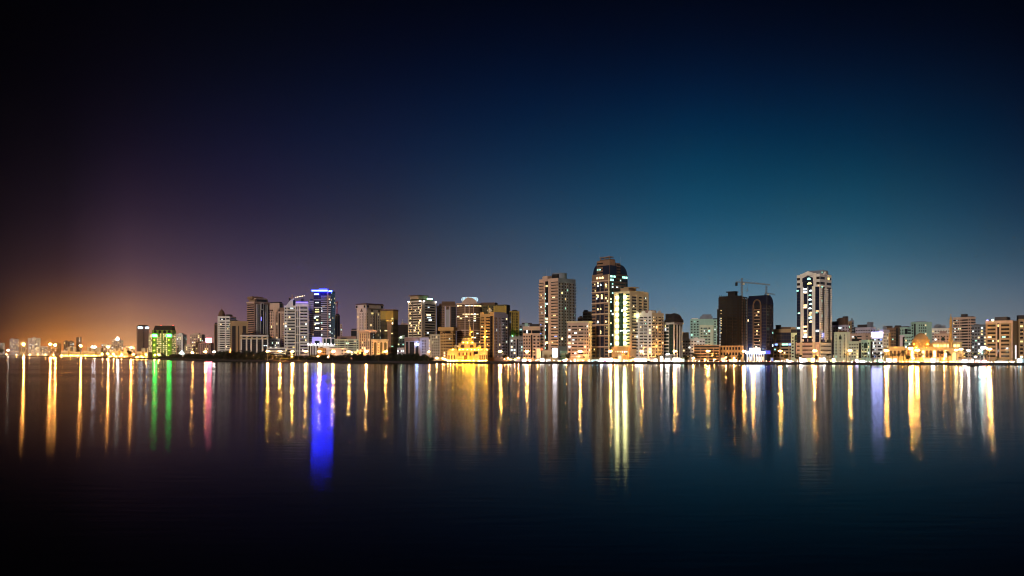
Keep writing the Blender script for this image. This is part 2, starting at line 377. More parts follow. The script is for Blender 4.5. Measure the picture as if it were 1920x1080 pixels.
# ------------------------------------------------------------------ far left shore
G1='small hazy blocks on the far left shore'
for (l,r,t,D,w_,sp,lab,ct) in [
 (-6,9,643,3300,'grey','w1:4','hazy grey apartment block cut by the left edge of the view','apartment block'),
 (18,36,636,3300,'lilac','w1:6','hazy lilac apartment block left of the first big orange floodlight mast','apartment block'),
 (37,51,641,3250,'sand','w1:4','low sandy apartment block right behind the first big orange floodlight mast','apartment block'),
 (52,76,634,3200,'white','e.4 w1:3 e.2 w1:3 e.4','white apartment block with small gabled roof, tallest of the far left blocks','apartment block'),
 (75,90,649,3150,'white','r1:2','low white block squeezed beside the gabled white block','apartment block'),
 (90,115,643,3200,'orange','w1:6','orange lit block behind the pair of floodlight masts','apartment block'),  # orange glow on this block is in its wall colour
 (119,139,640,3300,'mocha','w1:5','dim brown block behind the left end of the golden palace','apartment block'),
 (143,153,632,3350,'mocha','e1 w1:2','dim slim brown tower behind the golden palace','tower block'),
 (190,216,645,2700,'sand','w1:7','low sandy block right of the golden palace','apartment block'),
 (210,231,638,2750,'cream','w1:6','cream block with a white lit rooftop between the palace and the brown tower','apartment block'),
 (232,253,648,2500,'sand','w1:6','low sandy block just left of the tall brown tower','apartment block')]:
    b=B('apartment_block',lab,ct,l,r,t,D,w_,dep=22); b.face(sp,fh=4.2,lit=.3,pal='wwyc').done(30)
    if l==52:
        me=MB().slab([(b.W*.3,b.H-1),(b.W*.7,b.H-1),(b.W*.5,b.H+6)],1,12).mesh('roof_gable',b.mat); put('roof_gable',me,b.root)
    if l in(18,119,210): b.roof((.15,.4,.2,.7,4,b.mat),(.6,.8,.3,.7,3))
    if l==210: build(MB().lathe([(.3,0),(3.4,2),(4.2,5),(3.4,8),(.3,10)],10,(b.W*.5,4)),'rooftop_light',L_WH,b.root,(0,0,b.H))
b=B('office_tower','plain brown office tower with two white lit signs at its top','office tower',256,279.5,611,1750,'rose',xc=257.5,side='L',ang=12)
b.face('e.5 p.12 e1 p.12 v.5:1 p.12 e1 p.12 e.5',lit=0,z0=6,z1=b.H-9); b.roof((.1,.9,.1,.9,2))
for u0,u1 in((.06,.42),(.70,.98)): b.fbox('sign','F',u0*b.W,u1*b.W,b.H-5.5,b.H-2,.4,L_CY)
b.done()
b=B('apartment_block','narrow cream block with every window lit beside the green hotel','apartment block',278.5,287,625,1690,'sand'); b.face('w1:4',lit=.8,pal='wwy',fh=3.6).done()
# green hotel
b=B('hotel','green floodlit hotel with dark mansard roof and two glowing green signs','hotel',285,330,619,1600,'green',xc=323,ang=18)
H,W=b.H,b.W
b.face('p1.1 w1.3:3 e.25 w1.2:3 p1.2',fh=3.8,lit=.75,pal='yyyw',z1=H-6,wh=.42); b.face('w1:4',side='S',fh=3.8,lit=.75,pal='yyw',z1=H-6,wh=.42)
for k in range(4): b.part('arch_window',win_mesh(5.4,6.4,GLS,b.mat,True),'F',W*(.16+.23*k),H-6.6)
mb=MB(); P=b.Dp; p0=[(0,0),(W,0),(W,P),(0,P)]; p1=[(W*.18,P*.3),(W*.9,P*.3),(W*.9,P*.7),(W*.18,P*.7)]
mb.prism([(W*.06,.5),(W-.5,.5),(W-.5,P-.5),(W*.06,P-.5)],H-1,H+9,0,[(W*.11,P*.2),(W*.96,P*.2),(W*.96,P*.8),(W*.11,P*.8)]); build(mb,'mansard_roof',WALL['dark'],b.root)
for u in (.03,.74): b.fbox('sign','F',u*W,(u+.21)*W,H-13.5,H-8.5,.9,L_GR,label='green lit sign')
for u in (.13,.84):
    for k in range(5): b.fbox('facade_lamp','F',u*W-.9,u*W+.9,H-20-k*10.5,H-19.3-k*10.5,2.2,mat_emit('green_wash_lamp',(.30,.55,.03),34) if k==0 and u<.2 else bpy.data.materials['green_wash_lamp'],back=-1.6)
for u in(.35,.95): build(MB().lathe([(.1,0),(.7,.4),(.7,1.2),(.1,1.6)],8),'beacon',cached('redb',lambda: mat_emit('red_beacon',(1,.05,.03),8)),b.root,(u*W,P*.5,H+9))
b.done()
for (l,xc,r,t,D,w_,sp,ss,lab) in [
 (331,343,350,627,1750,'white','w1:3 e.4','w1:3','pale two sided apartment block just right of the green hotel'),
 (356,378,384,627,1800,'pink','w1:6','w1:2','pinkish apartment block standing alone in haze left of the pink sign'),
 (346,362,366,648,1560,'cream','w1:6','w1:2','low cream block before the hazy pinkish block'),
 (372,395,401,643,1500,'rose','w1:6','w1:2','low rose coloured block carrying a glowing pink sign')]:
    b=B('apartment_block',lab,'apartment block',l,r,t,D,w_,xc=xc); b.face(sp,lit=.2).face(ss,side='S',lit=.12).roof((.2,.7,.2,.7,3,b.mat))
    if l==372:
        b.box('sign_frame',b.W*.6,b.W,2,2.4,b.H-1,b.H+1.5,METAL); b.box('sign',b.W*.58,b.W*1.02,1.6,2,b.H+1.2,b.H+9,L_PK,label='pink lit rooftop sign')
    b.done(60)
# domed tower
b=B('apartment_tower','white ribbed apartment tower with a dark pointed dome and spire','apartment tower',408,443,593,1330,'white',xc=431,ang=20)
b.face('e.4 w.8:1 r3:1 e.3 w.8:1 r1.6:1',lit=.08,fh=3.6,z1=b.H-8).face('r1:1',side='S',fh=3.6,lit=.05)
b.roof((.55,.85,.2,.7,3.5)); b.fbox('dark_frieze','F',b.W*.18,b.W*.62,b.H-6.5,b.H-3,.1,GLB); b.fbox('dark_frieze','F',b.W*.7,b.W*.97,b.H-5.5,b.H-3,.1,GLS)
b.part('window',win_mesh(2.4,1.8,LIT['c'],FRAME),'F',b.W*.36,b.H-6,.1)
build(MB().lathe([(5.6,0),(5.6,2),(5.2,5),(4.2,8),(2.8,10.5),(.9,12.5),(.25,13.5),(.2,19)],16),'dome',WALL['brown'],b.root,(b.W*.22,6.5,b.H-1)); b.done()
b=B('apartment_tower','slim brown side tower attached to the left of the domed white tower','apartment tower',401.5,408.2,608,1352,'mocha',dep=16); b.face('p.4 d.6 p.4',lit=0,glass=GLW).roof((.2,.8,.2,.8,3)).done()
b=B('office_block','tan office block with tall dark glass slots between plain piers','office block',432,465,602,1300,'tan',dep=20)
b.face('p.45 d1 e.3 p.35 d.25 p.9 d1 p.5',glass=GLW,z0=2,z1=b.H-8,lit=0).band(b.H-3.2,2.6,.5).roof((.1,.4,.2,.8,2)).done()
# dark crowned tower
b=B('office_tower','dark striped office tower with stepped crown and an arched white centre','office tower',463,505.5,566,1350,'rose',xc=477,side='L',ang=34)
b.face('r1:1',side='L',fh=3.6,glass=GLW,lit=0,z1=b.H-3)
W,H,P=b.W,b.H,b.Dp
for a0,a1 in((.0,.12),(.88,1.)): b.face('w1:1',u0=a0,u1=a1,lit=0,z1=H-12)
b.face('p.45 d.5 p.14 d.5 p.2 d.9 p.2 d.5 p.14 d.5 p.45',u0=.12,u1=.88,z0=4,z1=H-4,glass=GLS,trim='white')
b.fbox('arch_frame','F',W*.40,W*.60,H-13,H-.5,1.0,'white'); b.part('arch_window',win_mesh(q(W*.11),9.5,GLW,WALL['white'],True),'F',W*.5,H-11.5,1.0)
b.fbox('blue_light','F',W*.43,W*.46,H*.68,H*.74,.8,mat_emit('blue_strip_light',(.08,.08,1),6))
b.band(H-1.6,2.2,.8,'pink'); b.box('crown_block',W*.08,W*.92,1.5,P*.9,H-1,H+5,'mocha'); b.box('crown_block',W*.14,W*.86,1.0,P*.8,H+5,H+7,'pink'); b.box('crown_block',W*.0,W*.7,P*.3,P*.95,H+5,H+9.5,'mocha')
b.box('dark_frieze',W*.2,W*.82,1.3,1.6,H+.9,H+4,GLS)
for s0,s1 in((.02,.14),(.86,.98)):
    for i in range(6): b.fbox('balcony','F',s0*W,s1*W,6+i*4,7.4+i*4,1.4,'pink')
b.done()
# white framed podium
b=B('bank_building','wide white framed podium block with tall glass bays below the dark crowned tower','office block',451,503,628,1250,'sand',dep=18)
W,H=b.W,b.H
b.face('p.35 d1 p.35 d.8 p.35 d1.1 p.35 d1.1 p.35 d1 p.3',z0=1,z1=H-7,glass=GLS,lit=0,trim='white')
for u in(.03,.22,.40,.58,.78): b.fbox('dark_frieze','F',W*u+1.5,W*u+6.5,H-5.2,H-3.4,.1,GLS)
b.fbox('canopy_ledge','F',-.4,W+.4,H-2.4,H-.4,1.4,'white'); b.wins+= [('F',W*.86,H*.55,2.4,1.4,'c',0,.3),('F',W*.93,H*.55,1.4,1.2,'c',0,.3)]; b.roof((.05,.35,.3,.9,2.5),(.5,.9,.4,.9,2)).done()
b=B('apartment_tower','beige slab tower with few windows and two dark ledges','apartment tower',503,530.5,568,1420,'pink',xc=524,ang=35)
b.face('e.2 v1:3 e.5 v.7:2',fh=5.0,lit=.10,pal='cwy',z1=b.H-14).face('d1',side='S',lit=0,glass=GLS)
for z in(.86,.52): b.fbox('ledge','F',.2,b.W*.42,b.H*z,b.H*z+2.2,1.4,'brown')
b.roof((.1,.95,.1,.9,2)).done()
b=B('apartment_tower','narrow pinkish tower with a dark central slot beside the stacked balcony tower','apartment tower',520.5,537,584,1385,'pink',xc=534,ang=20)
b.face('p.35 d.55 p.4 w1.1:2',lit=.06,glass=GLW,z1=b.H-3).face('w1:1',side='S').roof((.3,.9,.2,.9,7,WALL['mocha']),(.1,.6,.3,.8,3)).done()
b=B('apartment_block','small grey white block with a square window grid in front of the beige slab tower','apartment block',505,524.5,634.5,1270,'grey',dep=16); b.face('e.1 w1:6 e.1',lit=.22,pal='ccw',z0=6).roof((.05,.2,.1,.5,2)).done()
b=B('low_building','low white terraced building behind the trees under the beige slab tower','low building',500,536,651.5,1225,'white',dep=14); b.face('r1:1',fh=3.2,lit=0,z0=2.5,wh=.4).done()
# white twin front tower
b=B('apartment_tower','white apartment tower with a curved shell top over stacked dark balconies','apartment tower',533,554,573,1250,'white',dep=20); W,H=b.W,b.H
b.face('w.35:1 b1:1',z0=3,fh=4.6,lit=.22,pal='wcyw',u1=.97,trim='white'); mb=MB()
mb.slab([(W*.12,H-1)]+[(W*(.12+.76*t),H-1+12*math.sin(t*PI/2)) for t in [i/8 for i in range(9)]]+[(W*.88,H-1)],.5,14); build(mb,'curved_top',WALL['white'],b.root); b.box('dark_slot',W*.78,W*.98,.2,12,H-1,H+9,GLB); b.done()
b=B('apartment_tower','white gridded apartment tower with purple lit roof edge left of the blue crowned tower','apartment tower',554,580,567,1242,'lilac',xc=578.5,ang=10); W,H=b.W,b.H
b.face('p.25 d.35 p.2 d.2 p.45 b2.2:2 p.3',z0=3,fh=4.9,lit=.14,pal='cwb',trim='white',z1=H-6).face('w1:1',side='S'); b.fbox('frame_beam','F',0,W,H-6,H-3,.8,'white')
for i in range(1,7): b.fbox('frame_beam','F',W*.02,W*.98,H*i/7.,H*i/7.+1.3,.75,'white')
b.fbox('roof_light','F',W*.05,W*.95,H+.1,H+.7,.2,mat_emit('violet_light',(.22,.14,1),5)); b.roof((.4,.6,.2,.5,6)); b.done()
b=B('apartment_tower','slim mauve tower wedged between the white gridded tower and the blue crowned tower','apartment tower',580,589,564,1290,'lilac',dep=16); b.face('b1:1',fh=3.4,lit=.1,trim='lilac').roof((.2,.7,.2,.7,3,GLB)).done()
# blue crowned tower
b=B('office_tower','dark glass tower crowned by a bright blue neon line','office tower',588,628.5,545,1232,'black',xc=621,ang=12); W,H,P=b.W,b.H,b.Dp
b.face('g1.05 d.25 r1.5:1 e.12 r.6:1 e.1',z0=10,z1=H-4,fh=3.5,lit=.08,pal='cwyctc',glass=GLB).face('g1',side='S',lit=.05,glass=GLB)
for i in range(31):
    z=10+i*(H-16)/31; b.fbox('ledge','F',(.42 if i%4 else .03)*W,W*.985,z,z+.9,.9,'lilac')
for i in (2,5,6,8,11,13,18,22): b.wins.append(('F',W*.2,H-12-i*3.6,q(W*random.uniform(.14,.25)),1.6,random.choice('ccywct'),0,.2))
for i in range(14): b.wins.append(('F',W*random.choice((.47,.9,.95)),H-14-i*4.6,1.8,1.6,random.choice('ctw'),0,.95))
b.fbox('pier','F',W*.78,W*.835,2,H+4,1.6,'rose'); me=MB().box(-2.4,W*.8,-2.4,-1.7,H-1.2,H+.9).mesh('neon_band',L_BL)
put('neon_band',me,b.root,label='blue neon roof edge'); b.fbox('neon_band','F',W*.86,W+1.5,H-1.8,H+.1,1.2,L_BL,label='blue neon roof edge'); b.fbox('neon_sign','F',W*.04,W*.3,H-6.5,H-4.6,.5,mat_emit('blue_white_sign',(.35,.45,1),5))
b.box('roof_room',W*.3,W*.72,3,P*.8,H-1,H+4,'steel'); b.box('neon_band',W*.25,W*.8,2.2,2.6,H+1.2,H+1.8,mat_emit('blue_roof_wash',(.02,.03,1),14)); b.done()  # strip before the roof room added for a blue wash
b=B('entrance_hall','white violet entrance block with a dark square window under the blue crowned tower','podium',585,628,633,1205,'lilac',dep=14); W,H=b.W,b.H
b.fbox('frame','F',.2,W*.42,1,H+1,.8,mat_emit('violet_facade_panel',(.45,.40,1),.75)); b.fbox('dark_window','F',W*.12,W*.33,H*.42,H*.86,.9,GLB)
b.face('p.2 d.5 p.2 d.9 p.2 d.7 p.1',u0=.46,z0=9,z1=H-1.5,glass=GLT,lit=0,trim='white'); b.done()
b=B('colonnade_block','row of white columns below a line of bright white lamps','podium',577,628.5,646,1190,'white',dep=10); W,H=b.W,b.H
b.face('p.3 d.3 p.3 d.3 p.3 d.3 p.5 d.4 p.3',u1=.42,z0=.5,z1=H-2,glass=GLW,lit=0)
for k in range(9): build(MB().lathe([(.1,-.7),(.6,-.3),(.6,.4),(.1,.8)],8),'lamp',cached('lw2',lambda: mat_emit('cool_parapet_lamp',(.8,.93,1),16)),b.root,(W*(.02+.12*k),-1.4,H+.6))
b.done()
b=B('apartment_tower','unlit slim brown tower just right of the blue crowned tower','apartment tower',628,637.5,590.5,1300,'mocha',dep=18); b.face('p.3 d.5 p.2 d.4 p.3',lit=.02,glass=GLW).roof((.2,.8,.2,.8,2)).done()
b=B('apartment_tower','very thin pale tower behind the unlit slim brown tower','apartment tower',638,641.7,607.5,1420,'pink',dep=8); b.face('w1:1').done()
b=B('apartment_block','long mint white apartment block with rows of small windows left of the cream tower','apartment block',627,672.5,635.5,1180,'mint',dep=18); b.face('w1:3 r1:1 w1:3 r1:1 w1:2',lit=.12,pal='ctwy',z0=3,fh=3.3).roof((.25,.5,.2,.8,2),(.1,.9,.3,.9,4,WALL['rose'])).done()
b=B('low_building','low tan house with orange lit windows below the colonnade','low building',595,612,652,1150,'orange',dep=12); b.face('w1:5',lit=.1,z0=2.5).roof((.3,.6,.2,.6,1.2)).done()
b=B('low_building','low plain white house right of the low tan house','low building',612.3,650,652.5,1146,'white',dep=12); b.face('e.5 w1:4 e1 w1:2',lit=0,z0=3).roof((.15,.4,.2,.6,1)).done()
b=B('apartment_block','small dark block with a lit top floor peeking behind the mint block','apartment block',658,669.5,618.5,1260,'rose',dep=14); b.face('d1',lit=.06,z0=20,glass=GLS); b.wins.append(('F',b.W*.4,b.H-16,4.0,2.4,'t',0,.2)); b.roof((.1,.9,.1,.9,2)).done()
# cream tower
b=B('apartment_tower','tall cream apartment tower with flared cornice and dark rosettes near the top','apartment tower',669,717,577,1200,'cream',xc=687,side='L',ang=38); W,H,P=b.W,b.H,b.Dp
b.face('v.6:1 e.3 v1.2:2 d.13 e.3 d.13 e.2 v1.2:2 e.2',lit=.09,pal='yw',z1=H-7,fh=4).face('v.8:1 d.08 e.2 v1:2 e.2 d.08 v.8:1',side='L',lit=.02,z1=H-7,fh=4)
b.band(H-.6,5.2,1.2); b.band(H+4.6,.9,1.6,'brown','roof_edge')
for sd,us in(('F',(.06,.94)),('L',(.06,.88))):
    for u in us: b.fbox('dark_window',sd,u*(W if sd=='F' else P)-2,u*(W if sd=='F' else P)+2,H+.2,H+3.8,1.35,GLW)
for u in(.34,.78):
    me=MB().slab([((2.6 if k%2==0 else 1.4)*math.cos(PI/2+k*PI/8),(2.6 if k%2==0 else 1.4)*math.sin(PI/2+k*PI/8)) for k in range(16)],-.25,0).mesh('rosette',WALL['brown']); b.part('rosette',me,'F',u*W,H-4)
me=MB().slab([(-3.4,-2.2),(3.4,-2.2),(0,3)],-.25,0).mesh('rosette',WALL['brown']); b.part('rosette',me,'L',P*.5,H-3.5)
b.wins.append(('F',W*.36,H-9.5,4.2,2.6,'y',0,.2)); b.box('roof_room',-.8,W+.8,-.8,P,H+5.6,H+6.8,'brown'); b.done()
# pink curved hotel
b=B('hotel','pinkish hotel with a broad curved eave carried on a tall dark column','hotel',673.5,715,622,1140,'pink',xc=694,ang=16); W,H,P=b.W,b.H,b.Dp
b.face('p.25 v.7:1 p.3 v.7:1 p.2 w1:1 p.2 v.7:1 p.3 v.7:1 p.25',fh=3.6,lit=.05,trim='sand',z1=H-2).face('w1:5',side='S',lit=.12,pal='cw',fh=3.6)
b.fbox('lit_stair','F',W*.44,W*.56,4,H*.45,.7,LIT['w'])
mb=MB(); mb.slab([(-1,H-1)]+[(-1+(W*1.75)*t,H+.8+2.0*math.sin(PI*(.12+.80*t))) for t in [i/14 for i in range(15)]]+[(W*1.75-1,H-1)],-2.5,P*.25); build(mb,'curved_eave',WALL['pink'],b.root)
build(MB().tube((W*1.38,-1,0),(W*1.38,-1,H-1),.7,.7,8).tube((W*1.38,-1,H-7),(W*1.15,-1,H-1),.4).tube((W*1.38,-1,H-7),(W*1.6,-1,H-1),.4),'column',WALL['dark'],b.root); b.done()
b=B('arcade_building','orange lit arcade building with three giant arches before the pink hotel','arcade building',696,727.5,637.5,1110,'sand',dep=14); W,H=b.W,b.H
for u,wd in((.24,.15),(.60,.13),(.84,.15)): b.part('arch_window',win_mesh(q(W*wd),H-4.5,cached('olg',lambda: mat_glass('olive_glass',(.10,.08,.02),.3)),b.mat,True),'F',W*u,1.5)
b.face('w1:1',u0=.03,u1=.14,lit=0,z0=2); b.face('w1:1',u0=.37,u1=.48,lit=0,z0=2); b.band(H-.6,1.6,.9); b.roof((.5,.8,.2,.8,1.5)); b.done()
b=B('low_building','low cream gatehouse with a dark doorway at the foot of the pink hotel','low building',668,690,657,1100,'sand',dep=9); b.face('w1:1 e.4 d.8 e.6 w.8:1',z0=.6,fh=3.6,lit=0,glass=GLW).done()
# olive octagonal tower
b=B('office_tower','dark olive glass tower with a golden lit top and a pale central wedge','office tower',714,746,582,1150,'olive',body=False,dep=24); W,H,P=b.W,b.H,b.Dp; c=W*.28
octo=lambda e: [(c,-e),(W-c,-e),(W+e,c),(W+e,P-c),(W-c,P+e),(c,P+e),(-e,P-c),(-e,c)]
build(MB().prism(octo(0),0,H),'wall',WALL['olive'],b.root)
for i in range(30): build(MB().prism(octo(.25),3+i*(H-18)/30,3+i*(H-18)/30+.8),'floor_band',WALL['dark'],b.root)
build(MB().prism(octo(.5),H-13,H-1),'lit_top',WALL['gold'],b.root); build(MB().prism(octo(.9),H-1,H+1.4),'roof_edge',WALL['brown'],b.root)  # gold light on the tower top is put into its wall colour
for k in range(6): b.fbox('facade_lamp','F',W*(.30+.08*k),W*(.30+.08*k)+.8,H-15.5,H-15,2.6,cached('gl',lambda: mat_emit('gold_wash_lamp',(1,.62,.06),4.5)),back=-2)
build(MB().slab([(W*.40,0),(W*.60,0),(W*.60,H*.52),(W*.66,H-13),(W*.34,H-13),(W*.40,H*.52)],-.9,.1),'wedge',WALL['mocha'],b.root)
b.wins+=[('F',W*.68,H-13,2.8,2.4,'y',0,.5),('F',W*.66,H-20,3.0,2.8,'w',0,.4),('F',W*.65,H-34,3,1.4,'w',0,.4),('F',W*.3,H-30,4,1,'w',0,.4),('F',W*.66,H*.27,2,1.2,'t',0,.4),('F',W*.7,H*.27,1.4,1.2,'t',0,.4)]; b.done()
b=B('unfinished_tower','dark unfinished block with a small crane frame on its roof','construction block',745,766.5,609,1250,'dark',dep=20); b.face('r1:2',lit=0,z1=b.H-3,glass=GLW,trim='dark').roof((.3,.9,.3,.7,2.5,WALL['rose']))
build(MB().tube((b.W*.45,5,b.H),(b.W*.45,5,b.H+9),.3).tube((b.W*.3,5,b.H+5),(b.W*.95,5,b.H+6),.25).tube((b.W*.45,5,b.H+9),(b.W*.8,5,b.H+5.8),.1),'roof_crane',METAL,b.root); b.done()
b=B('apartment_block','small grey apartment block with a green white lamp on its roof','apartment block',745,762.5,632,1185,'grey',dep=14); b.face('w1:4',lit=.08,z0=3).roof((.5,.8,.3,.8,3,b.mat)); build(MB().lathe([(.1,-.7),(.8,0),(.1,.7)],8),'roof_lamp',cached('gwl',lambda: mat_emit('greenish_lamp',(.8,1,.6),60)),b.root,(b.W*.38,-1,b.H+.5)); b.done()
b=B('low_building','low pale annex lit by white windows under the small grey block','low building',744.5,758,652,1130,'lilac',dep=9); b.face('w1:4',lit=.6,pal='cc',z0=6).done()
# ------------------------------------------------------------------ centre
b=B('apartment_tower','tan and white banded tower with four bright lamps along its roof corners','apartment tower',765,818,563,1130,'cream',xc=791,side='L',ang=44); W,H,P=b.W,b.H,b.Dp
b.face('e.15 r1:1 d.12 r1:1 d.12 r1:1 e.1',side='L',fh=3.55,lit=.28,pal='wwyw',glass=GLW,z1=H-1.5); b.face('e.75 r3:1 e.3',fh=3.55,lit=.32,pal='wwct',glass=GLW,z1=H-4)
b.roof((.1,.9,.12,.95,2.5,WALL['olive'])); b.box('crown_block',W*.05,W*.7,P*.3,P*.9,H+2.5,H+7,'tan'); b.box('roof_edge',0,W*.75,P*.25,P*.95,H+7,H+8,'brown')
for sd,u in(('L',.06),('L',.9),('F',.12),('F',.95)): build(MB().lathe([(.1,-.9),(.8,0),(.1,.9)],8),'roof_lamp',cached('crl',lambda: mat_emit('corner_lamp',(.95,.95,1),18)),b.root,b.at(sd,u*(P if sd=='L' else W),H-1.2,1.0)[0])
b.fbox('sign','F',W*.35,W*.72,H+1.5,H+3.6,.3,mat_emit('mint_sign',(.4,1,.7),5),label='mint green lit rooftop sign'); b.wins+=[('F',W*.6,12+3.55*k,2.2,2.2,'t',0,.2) for k in(0,1,2,4)]; b.done()
b=B('office_block','low pinkish portico building with white columns and a round blue sign','office block',759,804,632.5,1080,'lilac',dep=18); W,H=b.W,b.H
b.face('p.22 d.6 p.22 d1.1 p.22 d.7 p.25',u1=.62,z0=1,z1=H-6,glass=GLW,lit=0,trim='pink'); b.face('e.4 w1:2 e.5',u0=.62,lit=0,z0=6,z1=H-3)
b.fbox('architrave','F',-.3,W*.61,H-5.2,H-.2,1.2,'rose'); build(MB().lathe([(.1,-2.1),(2.1,-.8),(2.1,.8),(.1,2.1)],12),'sign',cached('bws',lambda: mat_emit('blue_white_globe',(.35,.5,1),26)),b.root,(W*.5,-2,H-9.5),label='round blue white sign'); b.done()
b=B('apartment_tower','dark brown tower with pale vertical slabs behind the orange lit block','apartment tower',819,855,573,1165,'mocha',dep=22); W,H=b.W,b.H
b.face('e.25 w1:3 e.1 p.2 w.6:1 p.12 e.15',lit=.02,u1=.74,trim='lilac',glass=GLW); b.face('d1',u0=.74,lit=0,glass=GLW); b.fbox('pale_slab','F',W*.44,W*.7,20,H-6,.25,'grey',back=-.01)
b.box('roof_room',W*.12,W*.98,1,16,H-1,H+3,'brown'); b.roof((.25,.95,.3,.9,6.5,WALL['brown'])).done()
b=B('apartment_block','cream apartment block left of the orange lit block with its overhanging top','apartment block',806,826,627,1062,'cream',dep=16); b.face('e.2 w1:4 e.1',lit=.12).band(b.H-2.4,1.2,.5).done()
b=B('apartment_block','orange lit apartment block with an overhanging flat top left of the golden mosque','apartment block',825.5,853.5,619,1035,'orange',xc=848.5,ang=20); W,H=b.W,b.H  # orange lamp light on the block is put into its wall colour
b.face('e.1 w1:2 b1.3:2 e.1',lit=.1,pal='wc',fh=3.6,z0=5,z1=H-2,glass=GLW).face('w1:2',side='S',lit=.1); b.band(H-.8,4.6,2.4); b.fbox('dark_frieze','F',W*.2,W*.85,H-3.8,H-1.6,.1,GLW); b.done()
# rounded banded tower
b=B('office_tower','rounded brown banded office tower with a white blue lit crown','office tower',855,904.5,569,1050,'mocha',body=False,dep=30); W,H,P=b.W,b.H,b.Dp
arc=lambda e,t=0: [(W/2+(W/2+e)*math.cos(a),P/2+(P/2+e)*math.sin(a)*.9) for a in [2*PI*k/40 for k in range(40)]]
build(MB().prism(arc(-.5),0,H),'wall',WALL['brown'],b.root)
n=24; fh=(H-8)/n
for i in range(n): build(MB().prism(arc(.0),6+i*fh,6+i*fh+fh*.48),'floor_band',b.mat if i%6 else WALL['pink'],b.root)
build(MB().prism(arc(.4),H-1,H+.8),'roof_edge',WALL['pink'],b.root); build(MB().prism(arc(.3),0,5),'podium',WALL['pink'],b.root)
lit_rows={n-1:.9,n-2:.1,n-5:.55,n-4:.06,n-6:.2,n-7:.2,n-8:.3}
def curved(u,z,w,h,m,out=.15):   # a pane hugging the rounded front
    mb=MB(); k=5; r0=lambda x,e: (W/2+x, P/2-(P/2+e)*.9*math.sqrt(max(0,1-(x/(W/2+e))**2)))
    xs=[u-w/2+w*i/k for i in range(k+1)]
    for x0,x1 in zip(xs,xs[1:]): mb.quad((*r0(x0,out),z),(*r0(x1,out),z),(*r0(x1,out),z+h),(*r0(x0,out),z+h))
    return mb
for i in range(n):
    for k in range(9):
        if random.random()<lit_rows.get(i,.05):
            l=random.choice('wwwyc'); build(curved(W*(-.42+.105*k),6+i*fh+fh*.5,W*.085,fh*.46,0,-.05),'window',LIT[l],b.root,label='lit window')
for k in(-.16,0.0,.16): build(curved(W*k,5,1.0,H-6,0,.3),'pier',WALL['pink'],b.root)
mb=MB(); mb.slab([(-W*.30+W/2,0),(W*.3+W/2,0),(W*.24+W/2,4),(W*.10+W/2,7),(-W*.06+W/2,7.6),(-W*.2+W/2,4)],4,P-6); build(mb,'crown_block',WALL['pink'],b.root,(0,0,H+.8))
mb=MB(); mb.lathe([(W*.31,0),(W*.33,2.4),(W*.30,4.6),(W*.28,5)],24,(W*.52,P*.55)); build(mb,'lit_crown',cached('crown',lambda: mat_emit('crown_light',(.55,.85,1),.9)),b.root,(0,0,H+4.0))
for k in range(6): build(MB().tube((W*(.24+.11*k),P*.2,H+.8),(W*(.24+.11*k),P*.2,H+9),.35),'crown_post',WALL['white'],b.root)
b.done()
b=B('apartment_tower','dull gold apartment tower behind the white and orange block','apartment tower',895,956.5,571,1125,'olive',xc=950,ang=14); W,H=b.W,b.H
b.face('e.6 w1:4 e.2 p.1 d.1 w1:1 d.1 p.1 d.1 w1:1 d.1 p.1 e.3',lit=.06,pal='cwt',trim='gold'); b.face('e1',side='S'); b.fbox('gold_panel','F',W*.55,W*.99,H*.45,H-2,.12,'gold')
me=MB().slab([(-4,0),(0,-4),(4,0),(0,4)],-.3,0).mesh('rosette',WALL['sand']); b.part('rosette',me,'F',W*.42,H-8); b.roof((.1,.58,.2,.9,3.5,WALL['brown'])); b.done()
b=B('apartment_block','two sided block with an orange front and a pale right side right of the mosque','apartment block',900,952.5,588,1000,'orange',xc=926,ang=40); W,H,P=b.W,b.H,b.Dp
b.face('e.1 b1:1 p.35 b1:1 d.7 p.2',lit=.14,pal='wwy',glass=GLW,z1=H-3,fh=3.6,trim='orange')
b.box('tinted_side_wall',W+.005,W+.35,.2,P,0,H,'lilac'); b.fr0=b.fr; b.fr=lambda sd: ((W+.35,0),(0,1),P,PI/2) if sd=='S' else b.fr0(sd)
b.face('v1:2 e.3 v.7:1 e.2 b.9:1 e.25 w.6:1 e.2',side='S',lit=.12,pal='wcw',z1=H-4,fh=3.6,trim='lilac')
b.box('notched_parapet',0,W*.25,0,1,H,H+2.2); b.box('notched_parapet',W*.7,W,0,1,H,H+2.2); b.box('notched_parapet',W-.4,W+.3,1,P*.85,H,H+2.2,'lilac'); b.done()
b=B('apartment_tower','slim gold tower with a dark left side and a round green light beside it','apartment tower',955,973.5,583,1075,'gold',xc=959,side='L',ang=30); b.face('p.2 v1:2 p.3 v1:2 p.3',lit=.02,fh=3.6,trim='gold',glass=GLW).face('d1',side='L',lit=0,glass=GLW); b.roof((.3,.8,.2,.8,1.5))
build(MB().lathe([(.1,-1.2),(1.2,-.4),(1.2,.4),(.1,1.2)],10),'green_lamp',cached('grl',lambda: mat_emit('green_lamp',(.08,1,.2),12)),b.root,(-1.5,-4,b.zz(630.5))); b.done()
b=B('apartment_block','dark grey block with pointed parapet bays under the slim gold tower','apartment block',955.5,985,631,985,'steel',dep=18); W,H=b.W,b.H
b.face('e.1 w1:2 e.15 d.25 e.1 w1:3 e.1',lit=.16,pal='ccwt',z1=H-3); 
for k in range(4): put('pointed_parapet',MB().slab([(W*(.02+.24*k),H-1),(W*(.22+.24*k),H-1),(W*(.12+.24*k),H+2.4)],-.2,.3).mesh('pointed_parapet',b.mat),b.root)
b.done()
b=B('apartment_block','pinkish grey block with dark central seam left of the tall striped tower','apartment block',980.5,1013,612,950,'pink',dep=20); W,H=b.W,b.H
